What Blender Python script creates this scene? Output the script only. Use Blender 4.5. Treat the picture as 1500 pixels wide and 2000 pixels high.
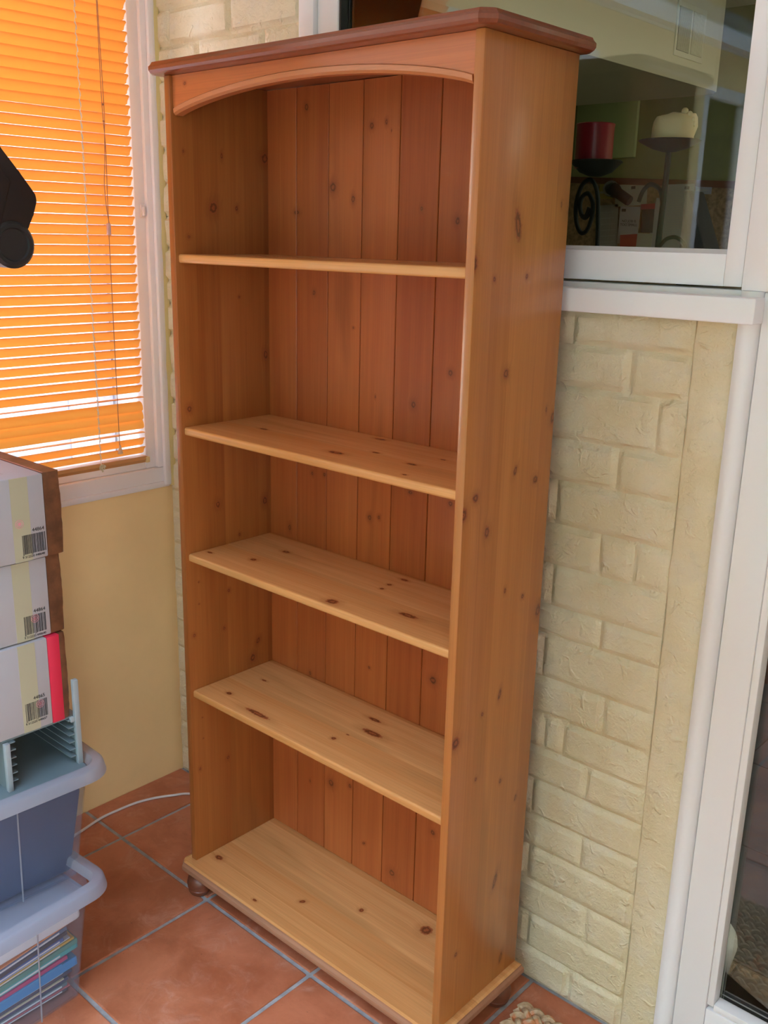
import bpy, bmesh, math, random
from mathutils import Vector, Matrix, noise
random.seed(7)
sc = bpy.context.scene
for o in list(bpy.data.objects): bpy.data.objects.remove(o)
COL = sc.collection
PI = math.pi

# ------------------------------------------------------------------ camera
cam = bpy.data.objects.new('camera', bpy.data.cameras.new('camera'))
COL.objects.link(cam); sc.camera = cam
cam.location = (1.64874, -1.19407, 1.50338)
cam.rotation_euler = (1.29325478, -0.02178526, 0.73886905)
cam.data.sensor_fit = 'HORIZONTAL'; cam.data.sensor_width = 36
cam.data.lens = 36 * 1900.16 / 1500
cam.data.shift_x = 0.0054; cam.data.shift_y = 0.0026
cam.data.clip_start = 0.02

# ------------------------------------------------------------------ world, light, exposure
world = bpy.data.worlds.new('sky'); sc.world = world; world.use_nodes = True
wn = world.node_tree.nodes; wl = world.node_tree.links
bg = wn['Background']; bg.inputs['Strength'].default_value = 10.5
tc = wn.new('ShaderNodeTexCoord'); sx = wn.new('ShaderNodeSeparateXYZ')
cr = wn.new('ShaderNodeValToRGB')
wl.new(tc.outputs['Generated'], sx.inputs[0]); wl.new(sx.outputs['Z'], cr.inputs[0])
cr.color_ramp.elements[0].position = 0.0; cr.color_ramp.elements[0].color = (0.95, 0.97, 1.0, 1)
cr.color_ramp.elements[1].position = 0.8; cr.color_ramp.elements[1].color = (0.50, 0.70, 1.0, 1)
wl.new(cr.outputs[0], bg.inputs['Color'])

sc.view_settings.view_transform = 'Standard'; sc.view_settings.look = 'None'
sc.view_settings.gamma = 1.0; sc.view_settings.use_curve_mapping = False
sc.view_settings.exposure = 0.45
sc.cycles.use_denoising = True
sc.cycles.max_bounces = 10; sc.cycles.diffuse_bounces = 5; sc.cycles.transparent_max_bounces = 18
sc.cycles.sample_clamp_indirect = 8.0

def portal(name, loc, rot, sxx, syy):
    l = bpy.data.lights.new(name, 'AREA'); l.shape = 'RECTANGLE'; l.size = sxx; l.size_y = syy
    l.cycles.is_portal = True
    o = bpy.data.objects.new(name, l); COL.objects.link(o); o.location = loc; o.rotation_euler = rot
    return o
portal('portal_added_door', (3.30, -2.40, 1.1), (0, PI/2, 0), 2.0, 1.0)  # portal in the added door opening on the right
# daylight portals stand in the window openings
portal('portal_left_window', (-0.57, -0.68, 1.53), (0, -PI/2, 0), 1.34, 1.96)
portal('portal_garden_window', (-0.57, -2.86, 1.53), (0, -PI/2, 0), 1.34, 0.52)
portal('portal_front_glazing', (1.4, -3.30, 1.15), (PI/2, 0, 0), 3.3, 2.1)
portal('portal_roof_glazing', (0.45, -2.07, 2.42), (0, 0, 0), 1.82, 2.16)

def lamp(name, loc, size, power, color):
    l = bpy.data.lights.new(name, 'AREA'); l.shape = 'DISK'; l.size = size; l.energy = power; l.color = color
    o = bpy.data.objects.new(name, l); COL.objects.link(o); o.location = loc
    return o
lamp('kitchen_fill_light', (2.5, 1.9, 2.36), 0.7, 22.0, (1.0, 0.95, 0.80))  # unseen fill light added to brighten the kitchen

# ------------------------------------------------------------------ material helpers
def nt(name):
    m = bpy.data.materials.new(name); m.use_nodes = True
    t = m.node_tree; return m, t, t.nodes['Principled BSDF']
def N(t, kind, **kw):
    n = t.nodes.new(kind)
    for k, v in kw.items():
        if k in ('operation', 'blend_type', 'data_type', 'noise_dimensions', 'vector_type', 'interpolation_type', 'feature', 'wave_type', 'bands_direction'):
            setattr(n, k, v)
    return n
def setin(n, **kw):
    for k, v in kw.items(): n.inputs[k].default_value = v
def mixcol(t, fac, a, b, blend='MIX'):
    n = t.nodes.new('ShaderNodeMix'); n.data_type = 'RGBA'; n.blend_type = blend
    for sock, v in ((n.inputs[0], fac), (n.inputs[6], a), (n.inputs[7], b)):
        if hasattr(v, 'links'): t.links.new(v, sock)
        elif isinstance(v, (int, float)): sock.default_value = v
        else: sock.default_value = (*v, 1) if len(v) == 3 else v
    return n.outputs[2]
def mathn(t, op, a, b=None, c=None):
    n = t.nodes.new('ShaderNodeMath'); n.operation = op
    for i, v in enumerate((a, b, c)):
        if v is None: continue
        if hasattr(v, 'links'): t.links.new(v, n.inputs[i])
        else: n.inputs[i].default_value = v
    return n.outputs[0]
def maprange(t, v, a, b, c=0.0, d=1.0, smooth=True):
    n = t.nodes.new('ShaderNodeMapRange')
    if smooth: n.interpolation_type = 'SMOOTHSTEP'
    t.links.new(v, n.inputs[0])
    for i, x in zip((1, 2, 3, 4), (a, b, c, d)): n.inputs[i].default_value = x
    return n.outputs[0]
def noise_tex(t, vec, scale, detail=4, rough=0.55, dist=0.0):
    n = t.nodes.new('ShaderNodeTexNoise'); setin(n, Scale=scale, Detail=detail, Roughness=rough, Distortion=dist)
    if vec is not None: t.links.new(vec, n.inputs['Vector'])
    return n.outputs['Fac']
def objco(t):
    n = t.nodes.new('ShaderNodeTexCoord'); return n.outputs['Object']
def bump(t, bs, h, strength, dist):
    n = t.nodes.new('ShaderNodeBump'); n.inputs['Strength'].default_value = strength; n.inputs['Distance'].default_value = dist
    t.links.new(h, n.inputs['Height']); t.links.new(n.outputs[0], bs.inputs['Normal']); return n

def plain(name, col, rough=0.5, metal=0.0, var=0.0, vscale=8, bmp=0.0, bscale=80, coat=0.0, alpha=None):
    m, t, b = nt(name)
    setin(b, Roughness=rough, Metallic=metal); b.inputs['Base Color'].default_value = (*col, 1)
    if coat: b.inputs['Coat Weight'].default_value = coat; b.inputs['Coat Roughness'].default_value = 0.15
    if var or bmp:
        oc = objco(t)
        if var:
            f = noise_tex(t, oc, vscale, 5, 0.6)
            f = maprange(t, f, 0.3, 0.7)
            c = mixcol(t, f, tuple(x*(1-var) for x in col), tuple(min(1, x*(1+var)) for x in col))
            t.links.new(c, b.inputs['Base Color'])
        if bmp: bump(t, b, noise_tex(t, oc, bscale, 4), bmp, 0.002)
    return m

def wood(name, c1, c2, stave=0.07, off=0.0, knots=(), rough=0.33, coat=0.35, knotcol=(0.13, 0.032, 0.010), grain=1.0, ring=0.35):
    """UV in metres: u along the grain, v across it."""
    m, t, b = nt(name)
    uvn = t.nodes.new('ShaderNodeUVMap'); uv = uvn.outputs[0]
    s = t.nodes.new('ShaderNodeSeparateXYZ'); t.links.new(uv, s.inputs[0])
    u, v = s.outputs[0], s.outputs[1]
    # knots push the grain aside and darken it
    dmin = None
    for (ku, kv, r, asp, ang) in knots:
        mp = t.nodes.new('ShaderNodeMapping'); mp.vector_type = 'TEXTURE'
        mp.inputs['Location'].default_value = (ku, kv, 0)
        mp.inputs['Rotation'].default_value = (0, 0, math.radians(ang))
        mp.inputs['Scale'].default_value = (r, r*asp, 1)
        t.links.new(uv, mp.inputs['Vector'])
        ln = t.nodes.new('ShaderNodeVectorMath'); ln.operation = 'LENGTH'; t.links.new(mp.outputs[0], ln.inputs[0])
        dmin = ln.outputs['Value'] if dmin is None else mathn(t, 'MINIMUM', dmin, ln.outputs['Value'])
    sid = mathn(t, 'FLOOR', mathn(t, 'DIVIDE', mathn(t, 'ADD', v, off), stave))
    wnz = t.nodes.new('ShaderNodeTexWhiteNoise'); wnz.noise_dimensions = '1D'; t.links.new(sid, wnz.inputs['W'])
    rnd = wnz.outputs['Value']
    halo = None
    vv = v
    if dmin is not None:
        halo = maprange(t, dmin, 0.9, 3.2, 1.0, 0.0)
        vv = mathn(t, 'ADD', v, mathn(t, 'MULTIPLY', halo, 0.006))
    cmb = t.nodes.new('ShaderNodeCombineXYZ')
    t.links.new(mathn(t, 'MULTIPLY', u, 1.6), cmb.inputs[0]); t.links.new(mathn(t, 'MULTIPLY', vv, 55.0), cmb.inputs[1])
    t.links.new(mathn(t, 'MULTIPLY', rnd, 37.0), cmb.inputs[2])
    g1 = noise_tex(t, cmb.outputs[0], 1.0, 5, 0.6, 0.35)
    cmb2 = t.nodes.new('ShaderNodeCombineXYZ')
    t.links.new(mathn(t, 'MULTIPLY', u, 5.0), cmb2.inputs[0]); t.links.new(mathn(t, 'MULTIPLY', vv, 420.0), cmb2.inputs[1])
    t.links.new(mathn(t, 'MULTIPLY', rnd, 11.0), cmb2.inputs[2])
    g2 = noise_tex(t, cmb2.outputs[0], 1.0, 3, 0.5)
    cmb3 = t.nodes.new('ShaderNodeCombineXYZ')
    t.links.new(mathn(t, 'MULTIPLY', u, 1.3), cmb3.inputs[0]); t.links.new(mathn(t, 'MULTIPLY', vv, 9.0), cmb3.inputs[1])
    t.links.new(mathn(t, 'MULTIPLY', rnd, 23.0), cmb3.inputs[2])
    g3 = noise_tex(t, cmb3.outputs[0], 1.0, 3, 0.5, 0.6)
    f = mathn(t, 'ADD', mathn(t, 'MULTIPLY', maprange(t, g1, 0.28, 0.72), 0.34), mathn(t, 'MULTIPLY', rnd, 0.42))
    f = mathn(t, 'ADD', f, mathn(t, 'MULTIPLY', maprange(t, g3, 0.3, 0.7), 0.33))
    col = mixcol(t, f, c1, c2)
    dk = maprange(t, g3, 0.52, 0.80)
    col = mixcol(t, mathn(t, 'MULTIPLY', dk, 0.55), col, (c1[0]*.55, c1[1]*.62, c1[2]*.6))
    fine = maprange(t, g2, 0.35, 0.75, 1.0, 1.0 - 0.11*grain)
    n = mixcol(t, 1.0, col, (1, 1, 1), 'MULTIPLY')
    cm = t.nodes.new('ShaderNodeCombineColor'); 
    for i in range(3): t.links.new(fine, cm.inputs[i])
    col = mixcol(t, 1.0, col, cm.outputs[0], 'MULTIPLY')
    if dmin is not None:
        nz = t.nodes.new('ShaderNodeTexNoise'); setin(nz, Scale=180.0, Detail=2.0); t.links.new(uv, nz.inputs['Vector'])
        d2 = mathn(t, 'ADD', dmin, mathn(t, 'MULTIPLY', mathn(t, 'SUBTRACT', nz.outputs['Fac'], 0.5), 0.7))
        soft = tuple(0.55*a + 0.45*b_ for a, b_ in zip(c1, knotcol))
        col = mixcol(t, mathn(t, 'MULTIPLY', maprange(t, d2, 1.0, 2.6, 1.0, 0.0), ring), col, soft)
        rings = mathn(t, 'SINE', mathn(t, 'MULTIPLY', d2, 9.0))
        kc = mixcol(t, maprange(t, rings, -1, 1), knotcol, tuple(min(1, x*2.4) for x in knotcol))
        col = mixcol(t, maprange(t, d2, 0.8, 1.15, 0.92, 0.0), col, kc)
    t.links.new(col, b.inputs['Base Color'])
    setin(b, Roughness=rough); b.inputs['Coat Weight'].default_value = coat; b.inputs['Coat Roughness'].default_value = 0.22
    b.inputs['Specular IOR Level'].default_value = 0.35
    bump(t, b, g2, 0.06, 0.0004)
    return m

K_side =[(1.525,0.107,0.026,0.35,-12),(1.468,-0.002,0.014,0.7,0),(1.445,0.052,0.005,0.8,0),(1.448,0.139,0.005,0.8,0),(1.560,0.226,0.006,0.4,0),(1.549,0.252,0.014,0.6,0),(1.297,0.097,0.009,0.9,0),(1.209,0.245,0.012,0.6,10),(1.225,0.223,0.006,0.4,0),(1.131,0.140,0.01,0.5,20),(1.105,0.203,0.008,1,0),(1.103,0.032,0.008,1,0),(1.080,0.002,0.012,0.8,0),(1.038,0.068,0.012,0.6,0),(0.919,0.131,0.006,0.6,0),(0.894,0.187,0.005,0.9,0),(0.852,0.241,0.014,0.6,10),(0.721,0.134,0.012,0.4,15),(0.700,0.084,0.005,0.8,0),(0.672,0.010,0.012,0.95,0),(0.575,0.075,0.005,0.8,0),(0.538,0.153,0.006,0.7,0),(0.478,0.208,0.008,0.5,10),(0.321,0.156,0.02,0.3,18),(0.122,0.193,0.016,0.35,15),(0.221,0.042,0.006,0.8,0)]
K_left =[(1.552,0.097,0.014,0.8,30),(1.553,0.157,0.006,0.7,0),(1.655,0.235,0.012,0.9,0),(1.654,0.027,0.004,0.7,0),(1.652,0.121,0.007,0.5,0),(1.495,0.034,0.004,1,0),(1.375,0.160,0.003,1,0),(1.152,0.022,0.008,0.8,0),(0.934,0.090,0.009,0.8,0),(0.853,0.149,0.005,0.7,0),(0.728,0.115,0.005,0.9,0),(0.641,0.099,0.005,0.9,0),(0.648,0.016,0.005,0.9,0),(0.580,0.199,0.01,0.6,20),(0.542,0.182,0.012,0.7,20),(0.311,0.102,0.006,0.9,0),(0.315,0.020,0.005,0.7,0),(0.769,0.032,0.002,1,0),(0.718,0.031,0.002,1,0),(0.442,0.031,0.002,1,0),(0.389,0.032,0.002,1,0),(1.249,0.232,0.012,0.6,0),(0.918,0.225,0.012,0.6,0)]
K_back =[(1.748,0.135,0.008,0.8,0),(1.596,0.211,0.011,0.9,0),(1.573,0.267,0.009,0.6,0),(1.704,0.313,0.007,0.9,0),(1.709,0.350,0.006,0.6,0),(1.555,0.442,0.005,0.8,0),(1.534,0.527,0.008,0.8,0),(1.548,0.106,0.009,0.6,90),(1.389,0.158,0.006,0.8,0),(1.191,0.437,0.008,0.9,0),(1.262,0.525,0.007,0.9,0),(0.939,0.327,0.007,0.9,0),(0.945,0.353,0.005,0.8,0),(0.864,0.081,0.009,0.6,0),(1.003,0.154,0.005,0.8,0),(1.007,0.192,0.005,0.9,0),(1.011,0.538,0.006,0.9,0),(1.014,0.436,0.007,0.6,90),(0.630,0.513,0.01,1,0),(0.600,0.334,0.004,0.9,0),(0.268,0.221,0.011,0.9,0),(0.286,0.282,0.006,0.9,0),(0.279,0.529,0.007,0.9,0),(0.122,0.417,0.01,1,0),(0.157,0.329,0.006,0.6,60),(0.243,0.150,0.005,0.6,0),(0.525,0.149,0.006,0.7,0),(1.194,0.336,0.004,0.5,0),(1.326,0.272,0.003,1,0),(1.693,0.363,0.003,0.5,0)]
K_sh = {2: [(0.138,0.119,0.012,0.4,0),(0.400,0.069,0.02,0.4,0),(0.449,0.124,0.01,0.4,0),(0.371,0.223,0.014,0.4,0),(0.573,0.171,0.006,0.5,0),(0.601,0.031,0.005,0.6,0),(0.558,0.100,0.012,0.4,0)],
 3: [(0.150,0.169,0.01,0.6,0),(0.141,0.084,0.008,0.8,0),(0.039,0.048,0.008,0.5,0),(0.432,0.029,0.014,0.75,0),(0.446,0.176,0.006,0.8,0),(0.451,0.148,0.005,0.8,0),(0.449,0.218,0.01,0.5,0),(0.579,0.078,0.022,0.35,0)],
 4: [(0.090,0.154,0.008,0.4,0),(0.084,0.056,0.008,0.7,0),(0.202,0.037,0.038,0.18,0),(0.393,0.076,0.006,0.9,0),(0.435,0.147,0.028,0.3,0),(0.403,0.107,0.004,0.5,0),(0.399,0.193,0.018,0.3,0)],
 5: [(0.418,0.143,0.006,1,0),(0.562,0.192,0.014,1,0),(0.224,0.003,0.006,0.6,0),(0.046,0.045,0.012,0.6,0),(0.304,0.073,0.008,0.6,45)],
 1: [(0.163,5.008,0.012,0.8,0),(0.52,0.10,0.01,0.6,0)]}
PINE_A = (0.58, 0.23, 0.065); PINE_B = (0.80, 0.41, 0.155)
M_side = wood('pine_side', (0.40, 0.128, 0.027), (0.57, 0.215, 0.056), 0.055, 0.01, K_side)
M_left_shaded = wood('pine_left_shaded', (0.28, 0.076, 0.017), (0.44, 0.155, 0.038), 0.06, 0.01, K_left)  # pine darkened: the left panel's interior shade is put into its colour
M_back_shaded = wood('pine_back_shaded', (0.36, 0.076, 0.020), (0.54, 0.150, 0.040), 0.0945, -0.0105, K_back)  # darker, redder pine: shelf shade and orange bounce put into the colour
M_shelf = {k: wood('pine_shelf_%d' % k, PINE_A, PINE_B, 0.062, 0.004*k, K_sh[k], rough=0.26) for k in K_sh}
M_top = wood('pine_dark_top', (0.20, 0.048, 0.020), (0.29, 0.080, 0.032), 0.3, 0, [], rough=0.28)
M_val = wood('pine_valance', (0.46, 0.115, 0.034), (0.58, 0.17, 0.048), 0.5, 0, [(0.056,1.770,0.004,0.9,0)], grain=1.2)
M_moul = wood('pine_moulding', (0.44, 0.14, 0.045), (0.56, 0.20, 0.07), 0.5, 0, [], rough=0.4)
M_foot = plain('stained_foot', (0.17, 0.050, 0.024), 0.42, var=0.25, vscale=30, coat=0.12)

M_white = plain('white_upvc', (0.85, 0.82, 0.83), 0.32)
M_gasket = plain('black_gasket', (0.02, 0.02, 0.02), 0.6)
M_cream = plain('cream_paint', (0.70, 0.66, 0.54), 0.7, bmp=0.1)
M_ceil = plain('white_ceiling', (0.80, 0.78, 0.74), 0.8)
M_green = plain('olive_green_paint', (0.27, 0.29, 0.12), 0.7, var=0.08)
M_yellow = plain('yellow_plaster', (0.96, 0.69, 0.34), 0.65, var=0.05, vscale=3, bmp=0.18, bscale=25)

def brick_paint():
    m, t, b = nt('painted_brick')
    g = t.nodes.new('ShaderNodeNewGeometry'); pos = g.outputs['Position']
    f1 = maprange(t, noise_tex(t, pos, 5, 5, 0.6), 0.3, 0.7)
    c = mixcol(t, f1, (0.71, 0.58, 0.36), (0.81, 0.70, 0.50))
    f2 = maprange(t, noise_tex(t, pos, 22, 4, 0.6), 0.45, 0.75)
    c = mixcol(t, mathn(t, 'MULTIPLY', f2, 0.5), c, (0.70, 0.62, 0.49))
    t.links.new(c, b.inputs['Base Color']); setin(b, Roughness=0.5)
    h1 = noise_tex(t, pos, 70, 5, 0.6, 0.5); h2 = noise_tex(t, pos, 260, 3, 0.6)
    h3 = maprange(t, noise_tex(t, pos, 30, 2, 0.5, 1.0), 0.55, 0.75)
    h = mathn(t, 'ADD', mathn(t, 'ADD', h1, mathn(t, 'MULTIPLY', h2, 0.35)), mathn(t, 'MULTIPLY', h3, 0.6))
    bump(t, b, h, 0.75, 0.0045)
    return m
M_brick = brick_paint()

def tile_mat(name, ca, cb, cc, rough, seed_scale, slate=False):
    m, t, b = nt(name)
    oi = t.nodes.new('ShaderNodeObjectInfo')
    g = t.nodes.new('ShaderNodeNewGeometry')
    ad = t.nodes.new('ShaderNodeVectorMath'); ad.operation = 'ADD'
    cmb = t.nodes.new('ShaderNodeCombineXYZ'); t.links.new(mathn(t, 'MULTIPLY', oi.outputs['Random'], 50.0), cmb.inputs[2])
    t.links.new(g.outputs['Position'], ad.inputs[0]); t.links.new(cmb.outputs[0], ad.inputs[1]); p = ad.outputs[0]
    f = maprange(t, noise_tex(t, p, seed_scale, 6, 0.65, 0.4), 0.32, 0.68)
    c = mixcol(t, f, ca, cb)
    f2 = maprange(t, noise_tex(t, p, seed_scale*2.3, 6, 0.7, 0.8), 0.5, 0.78)
    c = mixcol(t, mathn(t, 'MULTIPLY', f2, 0.65), c, cc)
    f3 = maprange(t, noise_tex(t, p, 130, 3, 0.6), 0.66, 0.74)
    c = mixcol(t, mathn(t, 'MULTIPLY', f3, 0.35), c, (0.10, 0.05, 0.04) if not slate else (0.3, 0.16, 0.06))
    br = maprange(t, oi.outputs['Random'], 0, 1, 0.88, 1.10, False)
    cm = t.nodes.new('ShaderNodeCombineColor')
    for i in range(3): t.links.new(br, cm.inputs[i])
    c = mixcol(t, 1.0, c, cm.outputs[0], 'MULTIPLY')
    t.links.new(c, b.inputs['Base Color'])
    t.links.new(maprange(t, f2, 0, 1, rough, rough+0.15, False), b.inputs['Roughness'])
    bump(t, b, noise_tex(t, p, 30 if not slate else 12, 6, 0.65), 0.35, 0.0015 if not slate else 0.004)
    return m
M_terra = tile_mat('terracotta', (0.40, 0.115, 0.05), (0.58, 0.20, 0.10), (0.64, 0.32, 0.22), 0.33, 6)
M_slate = tile_mat('slate', (0.024, 0.036, 0.050), (0.055, 0.075, 0.095), (0.13, 0.085, 0.045), 0.35, 5, True)
M_grout = plain('grout', (0.36, 0.35, 0.34), 0.85, var=0.2, vscale=30, bmp=0.3)

def glass_mat(name, tint=(0.95, 0.97, 0.95), ior=1.5):
    m = bpy.data.materials.new(name); m.use_nodes = True; t = m.node_tree; t.nodes.clear()
    out = t.nodes.new('ShaderNodeOutputMaterial'); mx = t.nodes.new('ShaderNodeMixShader')
    tr = t.nodes.new('ShaderNodeBsdfTransparent'); tr.inputs[0].default_value = (*tint, 1)
    gl = t.nodes.new('ShaderNodeBsdfGlossy'); gl.inputs['Roughness'].default_value = 0.0
    fr = t.nodes.new('ShaderNodeFresnel'); fr.inputs[0].default_value = ior
    t.links.new(fr.outputs[0], mx.inputs[0]); t.links.new(tr.outputs[0], mx.inputs[1]); t.links.new(gl.outputs[0], mx.inputs[2])
    t.links.new(mx.outputs[0], out.inputs[0]); return m
M_glass = glass_mat('window_glass')
def frosted(name, col, fac=0.5):
    m, t, b = nt(name); out = t.nodes['Material Output']
    b.inputs['Base Color'].default_value = (*col, 1); setin(b, Roughness=0.28)
    tl = t.nodes.new('ShaderNodeBsdfTranslucent'); tl.inputs[0].default_value = (*col, 1)
    tr = t.nodes.new('ShaderNodeBsdfTransparent'); tr.inputs[0].default_value = (0.93, 0.95, 0.98, 1)
    m1 = t.nodes.new('ShaderNodeMixShader'); m1.inputs[0].default_value = 0.35
    m2 = t.nodes.new('ShaderNodeMixShader'); m2.inputs[0].default_value = fac
    t.links.new(b.outputs[0], m1.inputs[1]); t.links.new(tl.outputs[0], m1.inputs[2])
    t.links.new(m1.outputs[0], m2.inputs[1]); t.links.new(tr.outputs[0], m2.inputs[2])
    t.links.new(m2.outputs[0], out.inputs[0]); return m
M_tub = frosted('frosted_plastic', (0.62, 0.66, 0.80), 0.90)
M_tubrim = frosted('frosted_plastic_rim', (0.50, 0.50, 0.57), 0.42)
def slat_mat():
    m, t, b = nt('orange_slat'); out = t.nodes['Material Output']
    b.inputs['Base Color'].default_value = (1.0, 0.36, 0.07, 1); setin(b, Roughness=0.35)
    tl = t.nodes.new('ShaderNodeBsdfTranslucent'); tl.inputs[0].default_value = (1.0, 0.40, 0.06, 1)
    mx = t.nodes.new('ShaderNodeMixShader'); mx.inputs[0].default_value = 0.20
    t.links.new(b.outputs[0], mx.inputs[1]); t.links.new(tl.outputs[0], mx.inputs[2]); t.links.new(mx.outputs[0], out.inputs[0]); return m
M_slat = slat_mat()
M_rail = plain('tan_bottom_rail', (0.55, 0.26, 0.09), 0.4)
M_cord = plain('brown_cord', (0.42, 0.17, 0.09), 0.7)
M_ladder = plain('ladder_cord', (0.80, 0.66, 0.50), 0.8)

# ------------------------------------------------------------------ mesh helpers
def new_obj(name, bm, mat, parent=None, smooth=False, mods=None):
    me = bpy.data.meshes.new(name)
    bmesh.ops.recalc_face_normals(bm, faces=bm.faces[:]) if mods != 'norecalc' else None
    bm.to_mesh(me); bm.free()
    if mat is not None: me.materials.append(mat)
    if smooth:
        for p in me.polygons: p.use_smooth = True
        try: me.set_sharp_from_angle(angle=math.radians(40))
        except Exception: pass
    o = bpy.data.objects.new(name, me); COL.objects.link(o)
    if parent: o.parent = parent
    return o
def empty(name, loc=(0, 0, 0), rz=0.0):
    o = bpy.data.objects.new(name, None); COL.objects.link(o); o.location = loc; o.rotation_euler = (0, 0, rz)
    o.empty_display_size = 0.05; return o
def tag(o, label=None, cat=None, group=None, kind=None):
    if label: o['label'] = label
    if cat: o['category'] = cat
    if group: o['group'] = group
    if kind: o['kind'] = kind
    return o
def box(bm, x0, x1, y0, y1, z0, z1, bev=0.0, seg=2, mat=None):
    r = bmesh.ops.create_cube(bm, size=1.0)
    vs = r['verts']
    for v in vs: v.co = Vector((x0 + (v.co.x+.5)*(x1-x0), y0 + (v.co.y+.5)*(y1-y0), z0 + (v.co.z+.5)*(z1-z0)))
    if bev:
        es = list({e for v in vs for e in v.link_edges})
        r2 = bmesh.ops.bevel(bm, geom=es, offset=bev, segments=seg, profile=0.5, affect='EDGES')
        vs = list({v for f in r2['faces'] for v in f.verts} | {v for v in vs if v.is_valid})
    if mat is not None:
        for v in vs: v.co = mat @ v.co
    return vs
def B(name, x0, x1, y0, y1, z0, z1, mat, parent=None, bev=0.0, seg=2, M=None):
    bm = bmesh.new(); box(bm, x0, x1, y0, y1, z0, z1, bev, seg, M); return new_obj(name, bm, mat, parent, smooth=bev > 0)
AX = {'x': 0, 'y': 1, 'z': 2}
def grain_uv(o, grain, primary, v_axis_neg=False, off=5.0):
    """u along grain axis, v across; faces not facing `primary` are shifted by off in v so knots stay on the main face."""
    me = o.data; uvl = me.uv_layers.new(name='UVMap'); g, p = AX[grain], AX[primary]; other = 3-g-p
    for poly in me.polygons:
        n = poly.normal; a = max(range(3), key=lambda i: abs(n[i]))
        for li in poly.loop_indices:
            co = me.vertices[me.loops[li].vertex_index].co
            if a == p: uv = (co[g], co[other])
            elif a == other: uv = (co[g], co[p] + off)
            else: uv = (co[p]*0.2, co[other] + off*2)
            uvl.data[li].uv = uv
def WB(name, x0, x1, y0, y1, z0, z1, mat, parent, grain, primary, bev=0.002):
    o = B(name, x0, x1, y0, y1, z0, z1, mat, parent, bev); grain_uv(o, grain, primary); return o
def prism(pts, axis, a0, a1, bev=0.0):
    """pts 2D polygon in the other two axes (cyclic order), extruded along axis."""
    bm = bmesh.new(); k = AX[axis]; oth = [i for i in range(3) if i != k]
    def mk(a):
        r = []
        for p in pts:
            c = [0, 0, 0]; c[k] = a; c[oth[0]] = p[0]; c[oth[1]] = p[1]; r.append(bm.verts.new(c))
        return r
    A = mk(a0); Bv = mk(a1); n = len(pts)
    bm.faces.new(A); bm.faces.new(Bv[::-1])
    for i in range(n): bm.faces.new((A[i], A[(i+1) % n], Bv[(i+1) % n], Bv[i]))
    bmesh.ops.recalc_face_normals(bm, faces=bm.faces[:])
    if bev: bmesh.ops.bevel(bm, geom=bm.edges[:], offset=bev, segments=2, profile=0.5, affect='EDGES')
    return bm
def inset_poly(pts, d):
    n = len(pts); out = []
    area = sum(pts[i][0]*pts[(i+1) % n][1]-pts[(i+1) % n][0]*pts[i][1] for i in range(n))
    sg = 1 if area > 0 else -1
    for i in range(n):
        p0, p1, p2 = Vector(pts[i-1]), Vector(pts[i]), Vector(pts[(i+1) % n])
        e1, e2 = (p1-p0).normalized(), (p2-p1).normalized()
        n1, n2 = Vector((-e1.y, e1.x))*sg, Vector((-e2.y, e2.x))*sg
        b = (n1+n2); b = b/(b.length_squared/2) if b.length > 1e-6 else n1
        out.append(tuple(p1 + b*d))
    return out
def slab(pts, profile, lift=None):
    """loft a plan polygon through (inset, z) pairs - moulded board, rim, tub."""
    bm = bmesh.new(); rings = []
    for d, z in profile:
        rings.append([bm.verts.new((x, y, z)) for x, y in inset_poly(pts, d)])
    n = len(pts)
    for a, b in zip(rings, rings[1:]):
        for i in range(n): bm.faces.new((a[i], a[(i+1) % n], b[(i+1) % n], b[i]))
    bm.faces.new(rings[0][::-1]); bm.faces.new(rings[-1])
    bmesh.ops.recalc_face_normals(bm, faces=bm.faces[:])
    return bm
def rrect(x0, x1, y0, y1, r, seg=6):
    pts = []
    for cx, cy, a in ((x1-r, y1-r, 0), (x0+r, y1-r, 90), (x0+r, y0+r, 180), (x1-r, y0+r, 270)):
        for i in range(seg+1):
            t = math.radians(a + 90*i/seg); pts.append((cx+r*math.cos(t), cy+r*math.sin(t)))
    return pts
def lathe(profile, seg=32, M=None):
    bm = bmesh.new(); rings = []
    for r, z in profile:
        if r < 1e-6: rings.append([bm.verts.new((0, 0, z))])
        else: rings.append([bm.verts.new((r*math.cos(2*PI*i/seg), r*math.sin(2*PI*i/seg), z)) for i in range(seg)])
    for a, b in zip(rings, rings[1:]):
        for i in range(seg):
            j = (i+1) % seg
            if len(a) == 1 and len(b) == 1: continue
            if len(a) == 1: bm.faces.new((a[0], b[i], b[j]))
            elif len(b) == 1: bm.faces.new((a[i], b[0], a[j]))
            else: bm.faces.new((a[i], b[i], b[j], a[j]))
    if len(rings[0]) > 1: bm.faces.new(rings[0])
    if len(rings[-1]) > 1: bm.faces.new(rings[-1])
    if M: bmesh.ops.transform(bm, matrix=M, verts=bm.verts[:])
    return bm
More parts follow.
